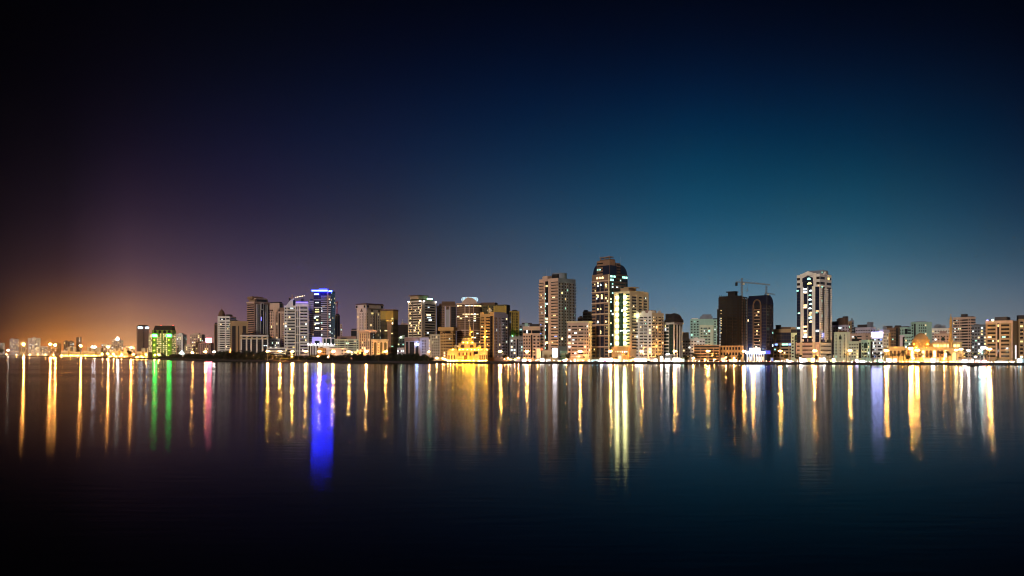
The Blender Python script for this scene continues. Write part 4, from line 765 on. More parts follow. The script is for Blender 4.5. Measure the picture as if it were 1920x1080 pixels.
# ------------------------------------------------------------------ golden mosque
def minaret(mb_parts,root,x,y,zs,seg=12,mat=None):
    """zs: list of (part name, profile)"""
    for nm,prof in zs: build(MB().lathe(prof,seg),nm,mat,root,(x,y,0))
MOS=mat_wall('gold_tinted_stone',(.60,.46,.22),.75); MOSD=mat_wall('unlit_dome_cap',(.16,.13,.05),.6)  # floodlit yellow is in the stone, the unlit top in the dome colour
D=950; pm=876; s=D/F
t=thing('mosque','golden floodlit mosque with two slender minarets at the water edge','mosque',(X(pm,D),D,G),-math.atan((pm-960)/F))
mx=lambda px: (px-pm)*s/math.cos(math.atan((pm-960)/F)); mz=lambda py: Z(py,D)-G
def blk(nm,x0,x1,y0,y1,za,zb,m=MOS): return build(MB().box(mx(x0),mx(x1),y0,y1,za,zb),nm,m,t)
blk('prayer_hall',857.5,897,1,26,0,mz(657)); blk('upper_hall',859.5,893,4,24,mz(657),mz(643.5)); blk('wing',839,857.2,0,20,0,mz(657.5)); blk('wing',897.3,914,-1,20,0,mz(657.2)); blk('porch',866,880,-5,.9,0,mz(659.5)); blk('stair_tower',850,857.3,3,12,mz(657.3),mz(653)); blk('stair_tower',893.3,899,3,12,mz(657),mz(652))
for u in(867,884.5):
    w_=7.2*s; build(MB().slab([(-w_/2-1.2,0),(w_/2+1.2,0),(w_/2+1.2,w_*.55),(0,w_*.95),(-w_/2-1.2,w_*.55)],-.5,1),'gable',MOS,t,(mx(u),3.4,mz(652.5))); build(win_geo(MB(),w_,w_*.82,True),'arch_window',[WALL['brown'],MOS],t,(mx(u),2.8,mz(652)))
for u in(861,868.5,875,882,889): build(win_geo(MB(),2.0,4.0,True),'arch_window',[WALL['brown'],MOS],t,(mx(u),.95 if not 866<u<880 else -5.05,mz(667)))
for u in(842,847,852,900,904,908,912): build(win_geo(MB(),1.6,6.0,True),'arch_window',[WALL['brown'],MOS],t,(mx(u),-.05 if u<860 else -1.05,mz(675)))
build(win_geo(MB(),4.2,7.5,True),'door',[WALL['brown'],MOS],t,(mx(873),-5.05,.3)); build(win_geo(MB(),5,3.4),'dark_window',[GLW,MOS],t,(mx(892),.9,mz(664)))
for x0,x1 in((839,857.2),(897.3,914)):
    k=7
    for i in range(k): blk('merlon',x0+(x1-x0)*(i+.15)/k,x0+(x1-x0)*(i+.7)/k,-.9 if x0>860 else .1,.6,mz(657.4),mz(657.4)+1.1)
R=11.2*s; build(MB().lathe([(R,0),(R*.98,1.8),(R*.98,2.3),(R*1.06,2.35),(R*1.06,3.0),(R*.92,3.1),(R*.78,6.3)],32),'drum',MOS,t,(mx(876.5),14,mz(643.5)))
build(MB().lathe([(R*.79,0),(R*.74,1.2),(R*.55,2.2),(R*.3,2.8),(.2,3.0),(.12,5)],32),'dome',MOSD,t,(mx(876.5),14,mz(643.5)+6.31))
for px,py,r in((854.5,650.5,3.4),(898.5,651,3.6),(849.5,655.5,2.5),(893.5,655.5,2.5),(899.5,656,2.3),(845.5,657,2.0)):
    r*=s; build(MB().lathe([(r*.9,-r*1.1),(r*.9,-r*.1),(r*1.05,0),(r,r*.4),(r*.75,r*.8),(r*.4,r*1.05),(.1,r*1.25),(.06,r*1.9)],16),'small_dome',MOS,t,(mx(px),8 if r>2 else 4,mz(py)))
def shaft(px,y,rows,nm='minaret'):
    pr=[(max(.08,r*s),mz(py)) for py,r in rows]; build(MB().lathe(pr,12),nm,MOS,t,(mx(px),y,0))
shaft(881,27,[(668,3.4),(640,3.2),(632,3.0),(630.5,3.4),(628,2.3),(622.5,1.9),(622,2.6),(621,2.6),(620.5,1.7),(613.5,1.6),(613,2.2),(612.3,2.2),(612,1.1),(608,.55),(604.5,.05)])
shaft(909.5,10,[(660,4.0),(653,3.8),(652,2.6),(633,2.1),(632,3.0),(630.3,3.1),(629.5,2.0),(622,1.8),(621.5,2.3),(620.8,2.3),(620.5,1.7),(612.5,1.5),(612,2.0),(611.3,2.0),(611,1.0),(606.5,.5),(603,.05)])
for px,yy in((881,24),(909.5,7)):
    pass
# ------------------------------------------------------------------ domed mosque on the right
D=838; pm=1745; s=D/F
MOS=mat_wall('amber_tinted_stone',(.50,.31,.11),.75)  # amber floodlight tone put into the stone colour
t=thing('mosque','amber floodlit mosque with one broad dome and a single tall minaret','mosque',(X(pm,D),D,G),-math.atan((pm-960)/F)*.5)
mx=lambda px: (px-pm)*s/1.096; mz=lambda py: Z(py,D)-G
blk('prayer_hall',1700,1780,2,34,0,mz(653)); blk('wing',1668,1699.7,6,30,0,mz(651)); blk('side_hall',1752,1807,8,30,mz(653.2),mz(643.5)); blk('side_hall',1780.3,1808,3,7.9,0,mz(652)); blk('drum_base',1716.5,1753,8.1,30,mz(653.2),mz(646.5),MOS)
blk('parapet',1667.5,1700,5.6,6,mz(651),mz(649.5)); blk('parapet',1752,1808,7.6,8,mz(643.5),mz(641.5)); blk('parapet',1699.8,1780,1.4,2,mz(653),mz(651.3))
for k in range(8): build(win_geo(MB(),2.6,2.6),'window',[LIT['y'],MOS],t,(mx(1756+6.4*k),7.9,mz(650.5)))
for k in range(11): build(win_geo(MB(),2.6,7.4,True),'arch_window',[LIT['w'] if k%3==1 else WALL['brown'],MOS],t,(mx(1704+7*k),1.9,mz(670)))
for k in range(4): build(win_geo(MB(),2.2,6,True),'arch_window',[WALL['brown'],MOS],t,(mx(1672+7.5*k),5.9,mz(668)))
build(win_geo(MB(),3.6,10.5,True),'portal_arch',[LIT['y'],MOS],t,(mx(1790.5),2.8,.4)); build(win_geo(MB(),2.8,9,True),'portal_arch',[WALL['tan'],MOS],t,(mx(1802),2.8,.4))
R=15*s; build(MB().lathe([(R*1.08,0),(R*1.08,2.6),(R*.98,2.8),(R*.98,5),(R*1.04,5.1),(R*1.04,5.7),(R*.86,5.8)],32),'drum',MOS,t,(mx(1735),18,mz(646.5)))
R*=.84; build(MB().lathe([(R,0),(R*1.0,.8),(R*.93,2.3),(R*.78,4.1),(R*.55,5.6),(R*.28,6.6),(.3,7),(.15,8.2),(.3,8.6),(.08,10.6)],32),'dome',cached('dm2',lambda: mat_wall('dome_copper',(.42,.26,.12),.5)),t,(mx(1735),18,mz(646.5)+5.81))
r=9*s; build(MB().lathe([(r,-1),(r,0),(r*.93,r*.35),(r*.7,r*.7),(r*.35,r*.92),(.1,r)],24),'half_dome',MOS,t,(mx(1728),8,mz(652.5))); build(MB().lathe([(r*.8,-1),(r*.8,0),(r*.7,r*.35),(r*.45,r*.6),(.1,r*.75)],24),'half_dome',MOS,t,(mx(1747),7,mz(652.5)))
shaft(1785.8,6,[(y_,r_*1.22) for y_,r_ in [(660,3.6),(652,3.4),(650.5,3.0),(640,2.6),(639,3.9),(636.5,4.0),(636,2.4),(618,2.0),(617.5,3.3),(615.5,3.4),(615,1.9),(607,1.7),(606.5,2.4),(605.5,2.4),(602,1.7),(601,1.9),(592,.5),(590.8,.5),(590.2,.9),(589,.3),(588,.05)]])
# ------------------------------------------------------------------ lamps
def ball(r,seg=8,sq=1.0): return MB().lathe([(r*.1,-r*sq),(r*.75,-r*.66*sq),(r,0),(r*.75,r*.66*sq),(r*.1,r*sq)],seg)
def lamp_src(name,h,em,head,arm,cat='street lamp',base_r=.16):
    t=thing(name,'lamp',cat,(0,0,0)); r=base_r*(1+h/14)
    build(MB().tube((0,0,0),(0,0,h),r,r*.55,8).lathe([(r*2.2,0),(r*2,.5),(r,.9)],8),'pole',METAL,t)
    for sx_ in (-1,1):
        ar=build(MB().tube((0,0,h-.4),(sx_*arm,0,h+.15),.08,.06,6),'arm',METAL,t)
        build(ball(head,8,.7),'luminaire',em,ar,(sx_*arm,0,h+.15))
        k_=head/.62; build(MB().slab([(-.75*k_,.62*k_),(.75*k_,.62*k_),(.9*k_,.75*k_),(-.9*k_,.75*k_)],-.7*k_,.62*k_).box(-.5*k_,.5*k_,.63*k_,.73*k_,-.4*k_,.75*k_),'light_shield',METAL,ar,(sx_*arm,0,h+.15))  # shield added to keep lamp light off the facades behind
    return t
used={}
def place(src,loc,label,group,rz=0,sc_=1.0):
    o=src if not used.get(src.name) else copy_tree(src)
    used[src.name]=1; o.location=loc; o.rotation_euler=(0,0,rz); o.scale=(sc_,)*3; o['label']=label; o['group']=group; return o
GL_='tall orange street lamps along the lagoon road'
tall=lamp_src('street_lamp',12.6,L_OR,.62,1.0)
for px,py,wh in((938,659,'before the white and orange block'),(988,659,'before the pinkish grey block with the dark seam'),(1088,659,'before the cream balcony block'),(1144,659,'at the foot of the tallest tower'),(1203,659,'before the white scalloped block'),(1265,659,'before the domed office block'),(1328,659,'before the long parking block'),(1395,659,'between the unfinished tower and the dark glass tower'),(1463,658,'before the tan office block'),(1528,658,'at the foot of the white ribbed tower'),(1594,657.5,'before the grey green house'),(1662,657.5,'before the orange side of the blue lit block'),(1708,653.5,'over the left end of the domed mosque'),(1720,657,'before the half domes of the amber mosque'),(1855,654.5,'before the big tan block at the right')):
    D=Dsh(px)+10; place(tall,(X(px,D),D,G+.1),'tall twin headed orange street lamp '+wh,GL_,0,(Z(py,D)-G)/12.75)
for px,wh in((502,'by the foot of the low white terrace'),(525,'under the beige slab tower'),(548,'under the curved white balcony tower'),(573,'under the white gridded tower'),(599,'before the low tan house'),(625,'before the low white house'),(654.5,'before the long mint block'),(687,'at the gatehouse of the pink hotel'),(723,'beside the three giant arches'),(762,'before the portico building with white columns'),(805,'left of the orange lit block and above the dark trees')):
    D=1085; place(tall,(X(px,D),D,G),'tall orange street lamp '+wh,'tall orange street lamps behind the dark trees',0,(Z(659,D)-G)/12.75)
mast=lamp_src('floodlight_mast',30,mat_emit('mast_floodlight',(1,.38,.07),5000),1.25,.9,'floodlight mast',.3)
for px,py,k,wh in((44,645.5,1.0,'leftmost'),(94,645.5,.9,'left one of the close pair'),(103.5,647,.7,'right one of the close pair'),(151,648.5,.85,'above the middle of the golden palace'),(203,650.5,.75,'right of the golden palace'),(245.5,651.5,.6,'just left of the plain brown tower')):
    D=Dsh(px)+260 if px>60 else 3000; place(mast,(X(px,D),D,G),'high orange floodlight mast on the far left shore, '+wh,'orange floodlight masts on the far left shore',0,(Z(py,D)-G)/30.1)
# low lamps
low=lamp_src('promenade_lamp',5.4,mat_emit('low_sodium_lamp',(1,.40,.08),850,True,.5),.5,.45)
wht=lamp_src('promenade_lamp',5.4,mat_emit('low_white_lamp',(1,.92,.80),70),.5,.45)
def low_row(src,lst,lab,grp,off,z0=None):
    for px,py in lst:
        D=Dsh(px)+off; place(src,(X(px,D),D,G),lab,grp,0,max(.5,(Z(py,D)-G)/5.5))
low_row(low,[(x,664.6+.025*(x-30)*.6) for x in(12,31,44,56,71,85,100,116,132,146,160,176)],'small orange lamp in the row along the far left waterfront','small orange lamps along the far left waterfront',45)
low_row(low,[(192,664),(201.5,663.5),(213,664),(228.5,664.5),(250,664.5),(268,665),(274,665),(290,665.5),(297.5,665.5)],'small orange lamp in the waterfront row before the brown tower and green hotel','small orange lamps before the brown tower and green hotel',50)
low_row(low,[(361,661),(385,659.5),(410,659.8),(440,659)],'orange lamp just clearing the tops of the dark trees left of the domed tower','orange lamps above the dark trees on the left',170)
low_row(low,[(512,668.3),(526,669),(547,668.5),(561,669.2),(581.5,669.2),(616,669.5),(596,669)],'low orange lamp glowing among the dark shoreline trees','low orange lamps among the dark shoreline trees',38)
low_row(low,[(819,671.5),(830,672),(953,672),(957,674),(1412.5,659.5),(1300,672),(1362,670),(1376,672),(834,674),(946,673),(965,675),(972,671),(1008,676),(1062,674),(1152,675),(1186,675),(1240,674),(1322,675),(1340,674),(1712,672),(1770,673)],'short orange lamp on the lagoon promenade','short orange lamps on the lagoon promenade',14)
low_row(wht,[(401,659.5),(15,657)],'white lamp shining over the dark trees on the left shore','white lamps on the left shore',150)
def em_lamp(nm,c,L_): return lamp_src('street_lamp',12.6,mat_emit(nm,c,L_),.55,.7)
for px,py,nm,c,L_,wh in((1793,656.5,'warm_mast',(1,.66,.22),330,'warm yellow street lamp just right of the minaret'),(1802,655,'cream_mast',(1,.80,.5),330,'cream white street lamp, second from the minaret'),(1816,657,'white_mast',(1,.9,.85),280,'pinkish white street lamp before the right end of the mosque hall'),(1838,658,'cyan_mast',(.55,1,.95),260,'cyan white street lamp before the dark mauve block')):
    D=Dsh(px)+13; o=em_lamp(nm,c,L_); o.location=(X(px,D),D,G); o.scale=((Z(py,D)-G)/12.75,)*3; o['label']=wh
low_row(wht,[(1845,652.5)],'highest white lamp standing before the dark mauve block','white lamp before the mauve block',20)
low_row(wht,[(1829,669),(1500,672),(1545,672),(1476,674),(1252,664)],'short white lamp on the lagoon promenade','short white lamps on the lagoon promenade',12)
# ------------------------------------------------------------------ small globe lights, kiosks, cars
cols=[('warm white',mat_emit('globe_warm',(1,.72,.40),30)),('white',mat_emit('globe_white',(.95,.97,1),26)),('bluish',mat_emit('globe_cyan',(.45,.8,1),34)),('amber',mat_emit('globe_amber',(1,.45,.10),45))]
src={}
for nm,em in cols:
    t=thing('bollard_light',nm,'bollard light',(0,0,0)); build(MB().tube((0,0,0),(0,0,1.1),.09,.07,6),'post',METAL,t); build(ball(.22,8),'globe',em,t,(0,0,1.4)); src[nm]=t
random.seed(3); px=985.0
while px<1915:
    nm=random.choices([c[0] for c in cols],[5,2,2 if 1100<px<1200 or 1590<px<1680 else .5,3 if px>1680 or px<1010 else 1])[0]
    off=random.uniform(6,9) if px<1650 else 6.5; D=Dsh(px)+off
    place(src[nm],(X(px,D),D,G+.12),'short %s globe light in the dotted row along the seawall'%nm,'%s globe lights along the seawall'%nm,0,random.uniform(.85,1.2))
    px+= random.uniform(5,12) if px<1650 else random.uniform(5.4,6.4)
def kiosk(px0,px1,py,col,L,off,lab,name='kiosk',cat='kiosk'):
    D=Dsh((px0+px1)/2)+off; wd=X(px1,D)-X(px0,D); h=max(2.2,Z(py,D)-G); t=thing(name,lab,cat,(X((px0+px1)/2,D),D,G),-math.atan((px0+px1-1920)/2/F)*.5)
    bo=build(MB().box(-wd/2,wd/2,.3,4,0,h).box(-wd/2-.3,wd/2+.3,-.9,4.2,h,h+.25),'booth',WALL['white'],t)
    n=max(1,int(wd/3.2))
    for i in range(n): build(MB().box(-wd/2+wd*(i+.07)/n,-wd/2+wd*(i+.93)/n,.12,.28,.5,h-.35),'lit_front',mat_emit('shop_light',col,L*random.choice((.03,.07,.16,.4,.8))) ,bo)
    build(MB().box(-wd/2,wd/2,.05,.29,h-.3,h-.02),'fascia',WALL['grey'],t)
W_=(1,.92,.82); C_=(.55,.9,1); Y_=(1,.66,.25); B_=(.30,.45,1); T_=(.45,1,.8)
for a_,c_,py,col,L_,off,lab in [
 (966,974,674,(.8,.75,1),16,22,'pale violet lit kiosk left of the yellow billboard group'),(979,987,673,W_,22,21,'white lit kiosk under the lamp before the pinkish grey block'),(990,996,674,Y_,18,22,'small amber lit kiosk next to a white one'),
 (1012,1021,672,W_,26,23,'white lit kiosk just right of the yellow billboard'),(1023,1033,673,W_,28,22,'wide white lit kiosk under the striped tower'),(1046,1052,675,Y_,18,23,'small warm kiosk right of the glaring white billboard'),(1055,1061,674,C_,14,24,'cyan lit kiosk under the teal podium'),
 (1066,1076,671.5,Y_,20,23,'warm lit kiosk at the left foot of the cream balcony block'),(1076,1095,672.5,W_,30,22,'long glaring white shop front under the cream balcony block'),(1097,1106,674,C_,18,23,'bluish kiosk at the right foot of the cream balcony block'),
 (1110,1124,674,C_,22,22,'cyan lit kiosk below the tallest tower'),(1125,1148,671.5,W_,30,24,'long white canopy shop front below the tallest tower'),(1128,1138,676.5,B_,16,14,'low blue lit stall near the water below the tallest tower'),(1152,1160,674,W_,20,22,'white kiosk left of the orange podium entrance'),
 (1168,1176,674.5,W_,16,22,'small white kiosk right of the orange podium entrance'),(1178,1186,673.5,Y_,18,22,'amber kiosk under the green glass tower'),(1190,1212,671.5,W_,34,23,'longest white shop front under the scalloped block'),(1213,1233,672,W_,30,23,'white shop front at the right end of the scalloped block'),
 (1238,1243,669,(1,.85,.9),26,21,'small pinkish white booth between two palms'),(1247,1256,672,W_,24,23,'white kiosk under the domed office block'),(1262,1276,671,W_,30,22,'bright white kiosk right of the domed office block'),(1277,1283,672.5,T_,14,24,'small greenish kiosk left of the parking block'),
 (1302,1312,675,Y_,9,24,'dim amber stall under the parking block'),(1352,1360,671,Y_,14,22,'amber lit stall under the unfinished tower'),(1368,1382,673.5,Y_,14,22,'wide amber lit stall under the unfinished tower'),(1446,1450,671,B_,24,21,'blue lit booth at the right end of the lit canopy'),(1453,1462,676,W_,20,22,'white kiosk before the tan office block'),
 (1468,1484,675.5,W_,26,22,'long white kiosk left of the ribbed tower'),(1500,1512,672,W_,20,23,'white kiosk under the left pier of the ribbed tower'),(1513,1528,671,Y_,18,24,'warm arcade shop under the ribbed tower'),(1536,1548,671,W_,18,23,'white shop at the right foot of the ribbed tower'),(1560,1566,672,(.8,1,.6),16,22,'small lime lit booth beside a thin palm'),
 (1604,1609,674,(.5,.4,1),26,20,'violet lit booth before the grey green house'),(1612,1622,676,T_,9,22,'greenish stall before the slim teal house'),(1640,1655,673.5,T_,18,22,'teal lit stall under the blue lit block'),(1663,1681,672,(.75,1,.92),30,21,'glaring teal white market stall left of the amber mosque'),
 (1733,1744,672.5,Y_,12,12,'bright amber doorway stall before the mosque'),(1746,1760,671.5,W_,16,12,'white lit stall before the mosque between palms'),(1798,1812,674,(1,.8,.85),24,14,'pinkish white stall right of the minaret'),(1814,1826,673.5,W_,22,14,'white stall under the cluster of white lamps'),(1829,1840,675,(.7,.6,1),20,14,'violet white stall with lamps at the right'),(1842,1850,675,(1,.3,.35),14,16,'red lit stall at the right before the big tan block'),
 (1868,1884,679.5,C_,12,12,'low cyan lit stall near the right edge'),(1886,1900,679,(1,.85,.6),12,13,'low warm stall near the right edge'),(1909,1925,672,C_,5,22,'pale bluish pavilion cut by the right edge')]:
    kiosk(a_,c_,py,col,L_,off,lab)
# lit boards
def board(px0,px1,y0,y1,mat,off,name,lab):
    D=Dsh(px0)+off; t=thing(name,lab,'billboard',(X((px0+px1)/2,D),D,G)); wd=X(px1,D)-X(px0,D); za,zb=Z(y1,D)-G,Z(y0,D)-G
    build(MB().tube((-wd*.3,.4,0),(-wd*.3,.4,zb),.25).tube((wd*.3,.4,0),(wd*.3,.4,zb),.25),'post',METAL,t); build(MB().box(-wd/2-.2,wd/2+.2,.15,.8,za-.2,zb+.2),'frame',METAL,t); build(MB().box(-wd/2,wd/2,0,.14,za,zb),'lit_panel',mat,t)
board(1036.5,1044.5,653,670,mat_emit('board_white',(.95,.90,1),12),25,'billboard','tall glaring white lit billboard at the foot of the striped tower')
board(1006,1014,653.5,671,mat_emit('board_yellow',(1,.66,.28),1.1),30,'billboard','tall pale yellow board left of the striped tower'); board(1013.6,1017.4,652,657.5,mat_emit('board_red',(.75,.12,.03),.9),24,'signboard','small red orange signboard on a post before the pale yellow board')
board(1903.5,1906,647,673,mat_emit('pylon_light',(1,.85,.85),1.0),14,'light_pylon','thin tall white pylon sign before the big tan block')
D=1500; t=thing('domed_pavilion','tiny pale teal domed pavilion lit white at the edge of the trees','pavilion',(X(341,D),D,G)); build(MB().box(-5,5,-4,4,0,8),'wall',WALL['white'],t); build(MB().lathe([(4.4,8),(4.3,9.5),(3.2,12),(1,13.6),(.1,16)],16),'dome',cached('pvd',lambda: mat_emit('pavilion_dome_glow',(.75,1,.95),3)),t)  # dome glows by itself in place of lamps that light it
# cars on the lagoon road
HL=mat_emit('headlamp',(1,.93,.8),40); TL=mat_emit('tail_lamp',(1,.06,.03),14)
def car_src(nm,wall,suv):
    t=thing('parked_car',nm,'car',(0,0,0)); h=.25 if suv else 0
    mb=MB(); mb.slab([(-2.2,.35),(2.2,.35),(2.25,.75),(2.1,.95+h*.6),(1.1,1.02+h*.6),(-2.1,1.02+h),(-2.25,.7)],-.86,.86); bd=build(mb,'body',wall,t)
    build(MB().slab([(-1.7,1.03+h),(1.0,1.03+h),(.45,1.5+h),(-1.1,1.52+h)],-.74,.74),'cabin_glass',GLS,t)
    for x in(-1.35,1.35):
        for y in(-.87,.69):
            mb=MB(); n0=len(mb.v); mb.slab([(x+.33*math.cos(2*PI*k/12),.33+.33*math.sin(2*PI*k/12)) for k in range(12)],y,y+.18); build(mb,'wheel',WALL['dark'],t)
    for y in(-.6,.6): build(MB().box(2.2,2.34,y-.2,y+.2,.6,.85),'headlight',HL,bd); build(MB().box(-2.33,-2.2,y-.2,y+.2,.65,.85),'tail_light',TL,bd)
    return t
CARS=[('white',WALL['white'],0),('silver',WALL['grey'],1),('dark',WALL['dark'],1),('red',mat_wall('car_red',(.4,.03,.02),.3),0)]
cs={n: car_src(n,w_,s_) for n,w_,s_ in CARS}
random.seed(11)
for i in range(44):
    px=990+i*21+random.uniform(-7,7); n=random.choice('white white silver dark red'.split()); D=Dsh(px)+random.choice((11.5,17.5))
    place(cs[n],(X(px,D),D,G+.01),'%s car on the lagoon road behind the dotted globe lights'%n,'%s cars on the lagoon road'%n,random.choice((0,PI))+random.uniform(-.05,.05)-.04)
# ------------------------------------------------------------------ trees
def leaf_mat(nm,rgb):
    m=mat_wall(nm,rgb,.7,.45,.5); return m
LEAF=[leaf_mat('leaf_dark',(.020,.028,.014)),leaf_mat('leaf_olive',(.030,.034,.014))]; PALM=leaf_mat('palm_leaf',(.018,.024,.011)); BARK=mat_wall('bark',(.09,.065,.045),.9)
def crown(n,rx,rz_,zc,leaf,seed,lobes=7):
    rnd=random.Random(seed); mb=MB(); cs_=[]
    for k in range(lobes):
        a=rnd.uniform(0,2*PI); rr=rnd.uniform(.1,.72); cs_.append((rx*rr*math.cos(a),rx*rr*math.sin(a),zc+rz_*rnd.uniform(-.6,.6),rnd.uniform(.32,.56)))
    for i in range(n):
        c=rnd.choice(cs_); v=Vector((rnd.gauss(0,1),rnd.gauss(0,1),rnd.gauss(0,1))).normalized()*rnd.uniform(.55,1.05)*c[3]
        p=Vector((c[0]+v.x*rx,c[1]+v.y*rx,c[2]+v.z*rz_)); a=Vector((rnd.gauss(0,1),rnd.gauss(0,1),rnd.gauss(0,1))).normalized()*leaf*rnd.uniform(.6,1.3); d_=a.orthogonal().normalized()*leaf*.55
        mb.quad(p-a,p+d_,p+a,p-d_)
    return mb,cs_
def tree_src(nm,h,rx,rz_,n,leaf,seed,mat):
    t=thing(nm,nm,'tree',(0,0,0)); zc=h-rz_*.95; mb,cs_=crown(n,rx,rz_,zc,leaf,seed); build(mb,'crown',mat,t)
    tb=MB().tube((0,0,0),(0,0,zc),.035*h,.02*h,7)
    for c in cs_[:5]: tb.tube((0,0,zc*.7),(c[0]*.8,c[1]*.8,c[2]),.016*h,.006*h,5)
    build(tb,'trunk',BARK,t); return t
mang=[tree_src('shoreline_tree',10,5.4,5.2,900,.62,s_,LEAF[s_%2]) for s_ in(1,2,3,4)]
random.seed(5)
prof=[(298,667),(312,664.5),(330,662.5),(360,660.5),(385,661),(402,661),(415,658),(430,655.5),(445,657.5),(458,655.5),(475,656.5),(490,655.5),(500,656.5),(508,659),(520,664),(545,664.5),(590,665),(620,664),(650,662.5),(690,662.5),(722,662),(738,658.5),(748,660.5),(760,661.5),(775,661),(792,661),(801,664),(809,670)]
def top(px):
    for (a,ya),(c,yc) in zip(prof,prof[1:]):
        if a<=px<=c: return ya+(yc-ya)*(px-a)/(c-a)
    return 668
px=300.0; k=0
while px<810:
    for row in range(2):
        p_=px+random.uniform(-3,3)+row*3; D=Dsh(min(p_,808))+8+row*14+random.uniform(0,6); hh=(Z(top(p_),D)-G)*(random.uniform(.9,1.04) if row else random.uniform(.5,.85)); o=mang[k%4]; k+=1; sc_=max(.35,hh/10)
        part_='left' if p_<500 else ('middle' if p_<700 else 'right')
        place(o,(X(p_,D),D,G-.5),'dark bushy shoreline tree in the %s stretch of the black tree belt'%part_,'dark shoreline trees in the %s stretch of the belt'%part_,random.uniform(0,6.28),sc_)
    px+=7.2 if px<500 else 6.4
und=MB(); rnd=random.Random(8)
for i in range(9000):
    p_=rnd.uniform(296,812); D=Dsh(p_)+rnd.uniform(1.2,30); p=Vector((X(p_,D),D,G+rnd.uniform(0,3.6 if p_<806 else 1.2))); a=Vector((rnd.gauss(0,1),rnd.gauss(0,1),rnd.gauss(0,1))).normalized()*rnd.uniform(.5,1.0); d_=a.orthogonal().normalized()*.5
    und.quad(p-a,p+d_,p+a,p-d_)
build(und,'undergrowth',LEAF[0],kind='stuff',label='dark undergrowth filling the tree belt at the water edge')
city=[tree_src('street_tree',8,3.0,2.6,520,.42,s_,LEAF[1]) for s_ in(11,12,13)]
for i,(px,py,wh) in enumerate([(2,653,'at the left edge of the far shore'),(242,656,'beside the brown tower'),(305,661,'below the green hotel'),(840,671,'left of the golden mosque'),(946,664,'right of the golden mosque'),(1064,662,'before the teal podium corner'),(1287,668,'left of the parking block'),(1303,660,'before the parking block'),(1340,660,'between the parking block and the unfinished tower'),(1365,663,'under the unfinished tower'),(1387,663,'at the right foot of the unfinished tower'),(1473,664,'before the tan office block'),(1497,663,'left foot of the ribbed tower'),(1529,664,'under the lamp of the ribbed tower'),(1703,664,'before the left wing of the amber mosque'),(1890,674,'low before the big tan block'),(1868,673,'low at the left foot of the big tan block'),(1912,676,'at the right edge')]):
    D=Dsh(px)+(13 if px>320 else 60 if px>100 else 30); place(city[i%3],(X(px,D),D,G),'round dark street tree '+wh,'round street trees along the shore',i,(Z(py,D)-G)/8)
for i,(px,py) in enumerate([(507+9.5*k,664.5) for k in range(15)]):
    D=1078+random.uniform(0,6); place(city[i%3],(X(px,D),D,G),'street tree lit orange from below behind the dark shoreline trees','lamp lit street trees behind the shoreline trees',i,(Z(py+random.uniform(-1,1.5),D)-G)/8)
def palm_src(seed):
    rnd=random.Random(seed); t=thing('date_palm','palm','palm tree',(0,0,0)); h=8
    tb=MB(); p=Vector((0,0,0))
    for k in range(5):
        n_=Vector((.05*k*rnd.uniform(-1,1),.05*k*rnd.uniform(-1,1),h*(k+1)/5)); tb.tube(p,n_,.26-.02*k,.24-.02*k,7); p=n_
    build(tb,'trunk',BARK,t); mb=MB()
    for f in range(34):
        a=2*PI*f/34*2.6+rnd.uniform(-.2,.2); el=rnd.uniform(-.35,1.25); Lf=rnd.uniform(2.9,3.9); pts=[]
        for k in range(7):
            s_=k/6; r=Lf*s_*math.cos(el)*(1-.12*s_); z=Lf*(s_*math.sin(el)-.55*s_*s_); pts.append(Vector((p.x+r*math.cos(a),p.y+r*math.sin(a),p.z+z)))
        sd=Vector((-math.sin(a),math.cos(a),0))
        for k in range(6):
            m0,m1=pts[k],pts[k+1]
            for sg in(-1,1):
                e=sd*sg*(.62-.07*k)+Vector((0,0,-.25)); mb.quad(m0,m0.lerp(m1,.55),m0.lerp(m1,.85)+e,m0.lerp(m1,.5)+e)
    build(mb,'crown',PALM,t); return t
palms=[palm_src(s_) for s_ in(21,22,23)]
for i,(px,py,wh) in enumerate([(963,671,'left of the yellow billboard'),(977,670,'beside the pale violet kiosk'),(1002,669,'under the yellow billboard'),(1034,665,'left of the glaring white billboard'),(1050,667,'before the teal podium'),(1095,668,'at the foot of the cream balcony block'),(1111,670,'left of the cyan kiosk'),(1156,669,'left of the orange podium entrance'),(1173.5,662,'tall one before the orange podium entrance'),(1186,668,'right of the orange podium'),(1204,667,'left one before the scalloped block'),(1219,668,'right one before the scalloped block'),(1233,666,'orange lit one right of the scalloped block'),(1261,666,'before the domed office block'),(1284,665,'left of the parking block'),(1296,661,'slim one before the parking block'),(1314,664,'middle of the parking block'),(1553,663,'right foot of the ribbed tower'),(1587,662,'before the arched cream block'),(1622,661,'before the slim teal house'),(1645,662,'left one before the blue lit block'),(1655,662.5,'right one before the blue lit block'),(1673,662,'left of the amber mosque wing'),(1685,662,'before the amber mosque wing'),(1694,656.5,'tall one at the amber mosque wing'),(1717,661,'before the half domes'),(1729,661.5,'slim one under the mosque dome'),(1744.5,661.5,'middle of the amber mosque'),(1763,658.5,'right of the mosque dome'),(1776,657.5,'left of the minaret'),(1779,663,'low one beside the minaret foot'),(1799.5,669,'small one right of the portal'),(1809,664,'right of the mosque hall'),(1827,661,'among the white lamps'),(1849,662,'left of the big tan block'),(1870,668,'low one before the big tan block')]):
    D=Dsh(px)+(9.5 if i%2 else 11); place(palms[i%3],(X(px,D),D,G),'date palm '+wh,'date palms along the lagoon promenade',i*1.3,(Z(py,D)-G)/9.2)
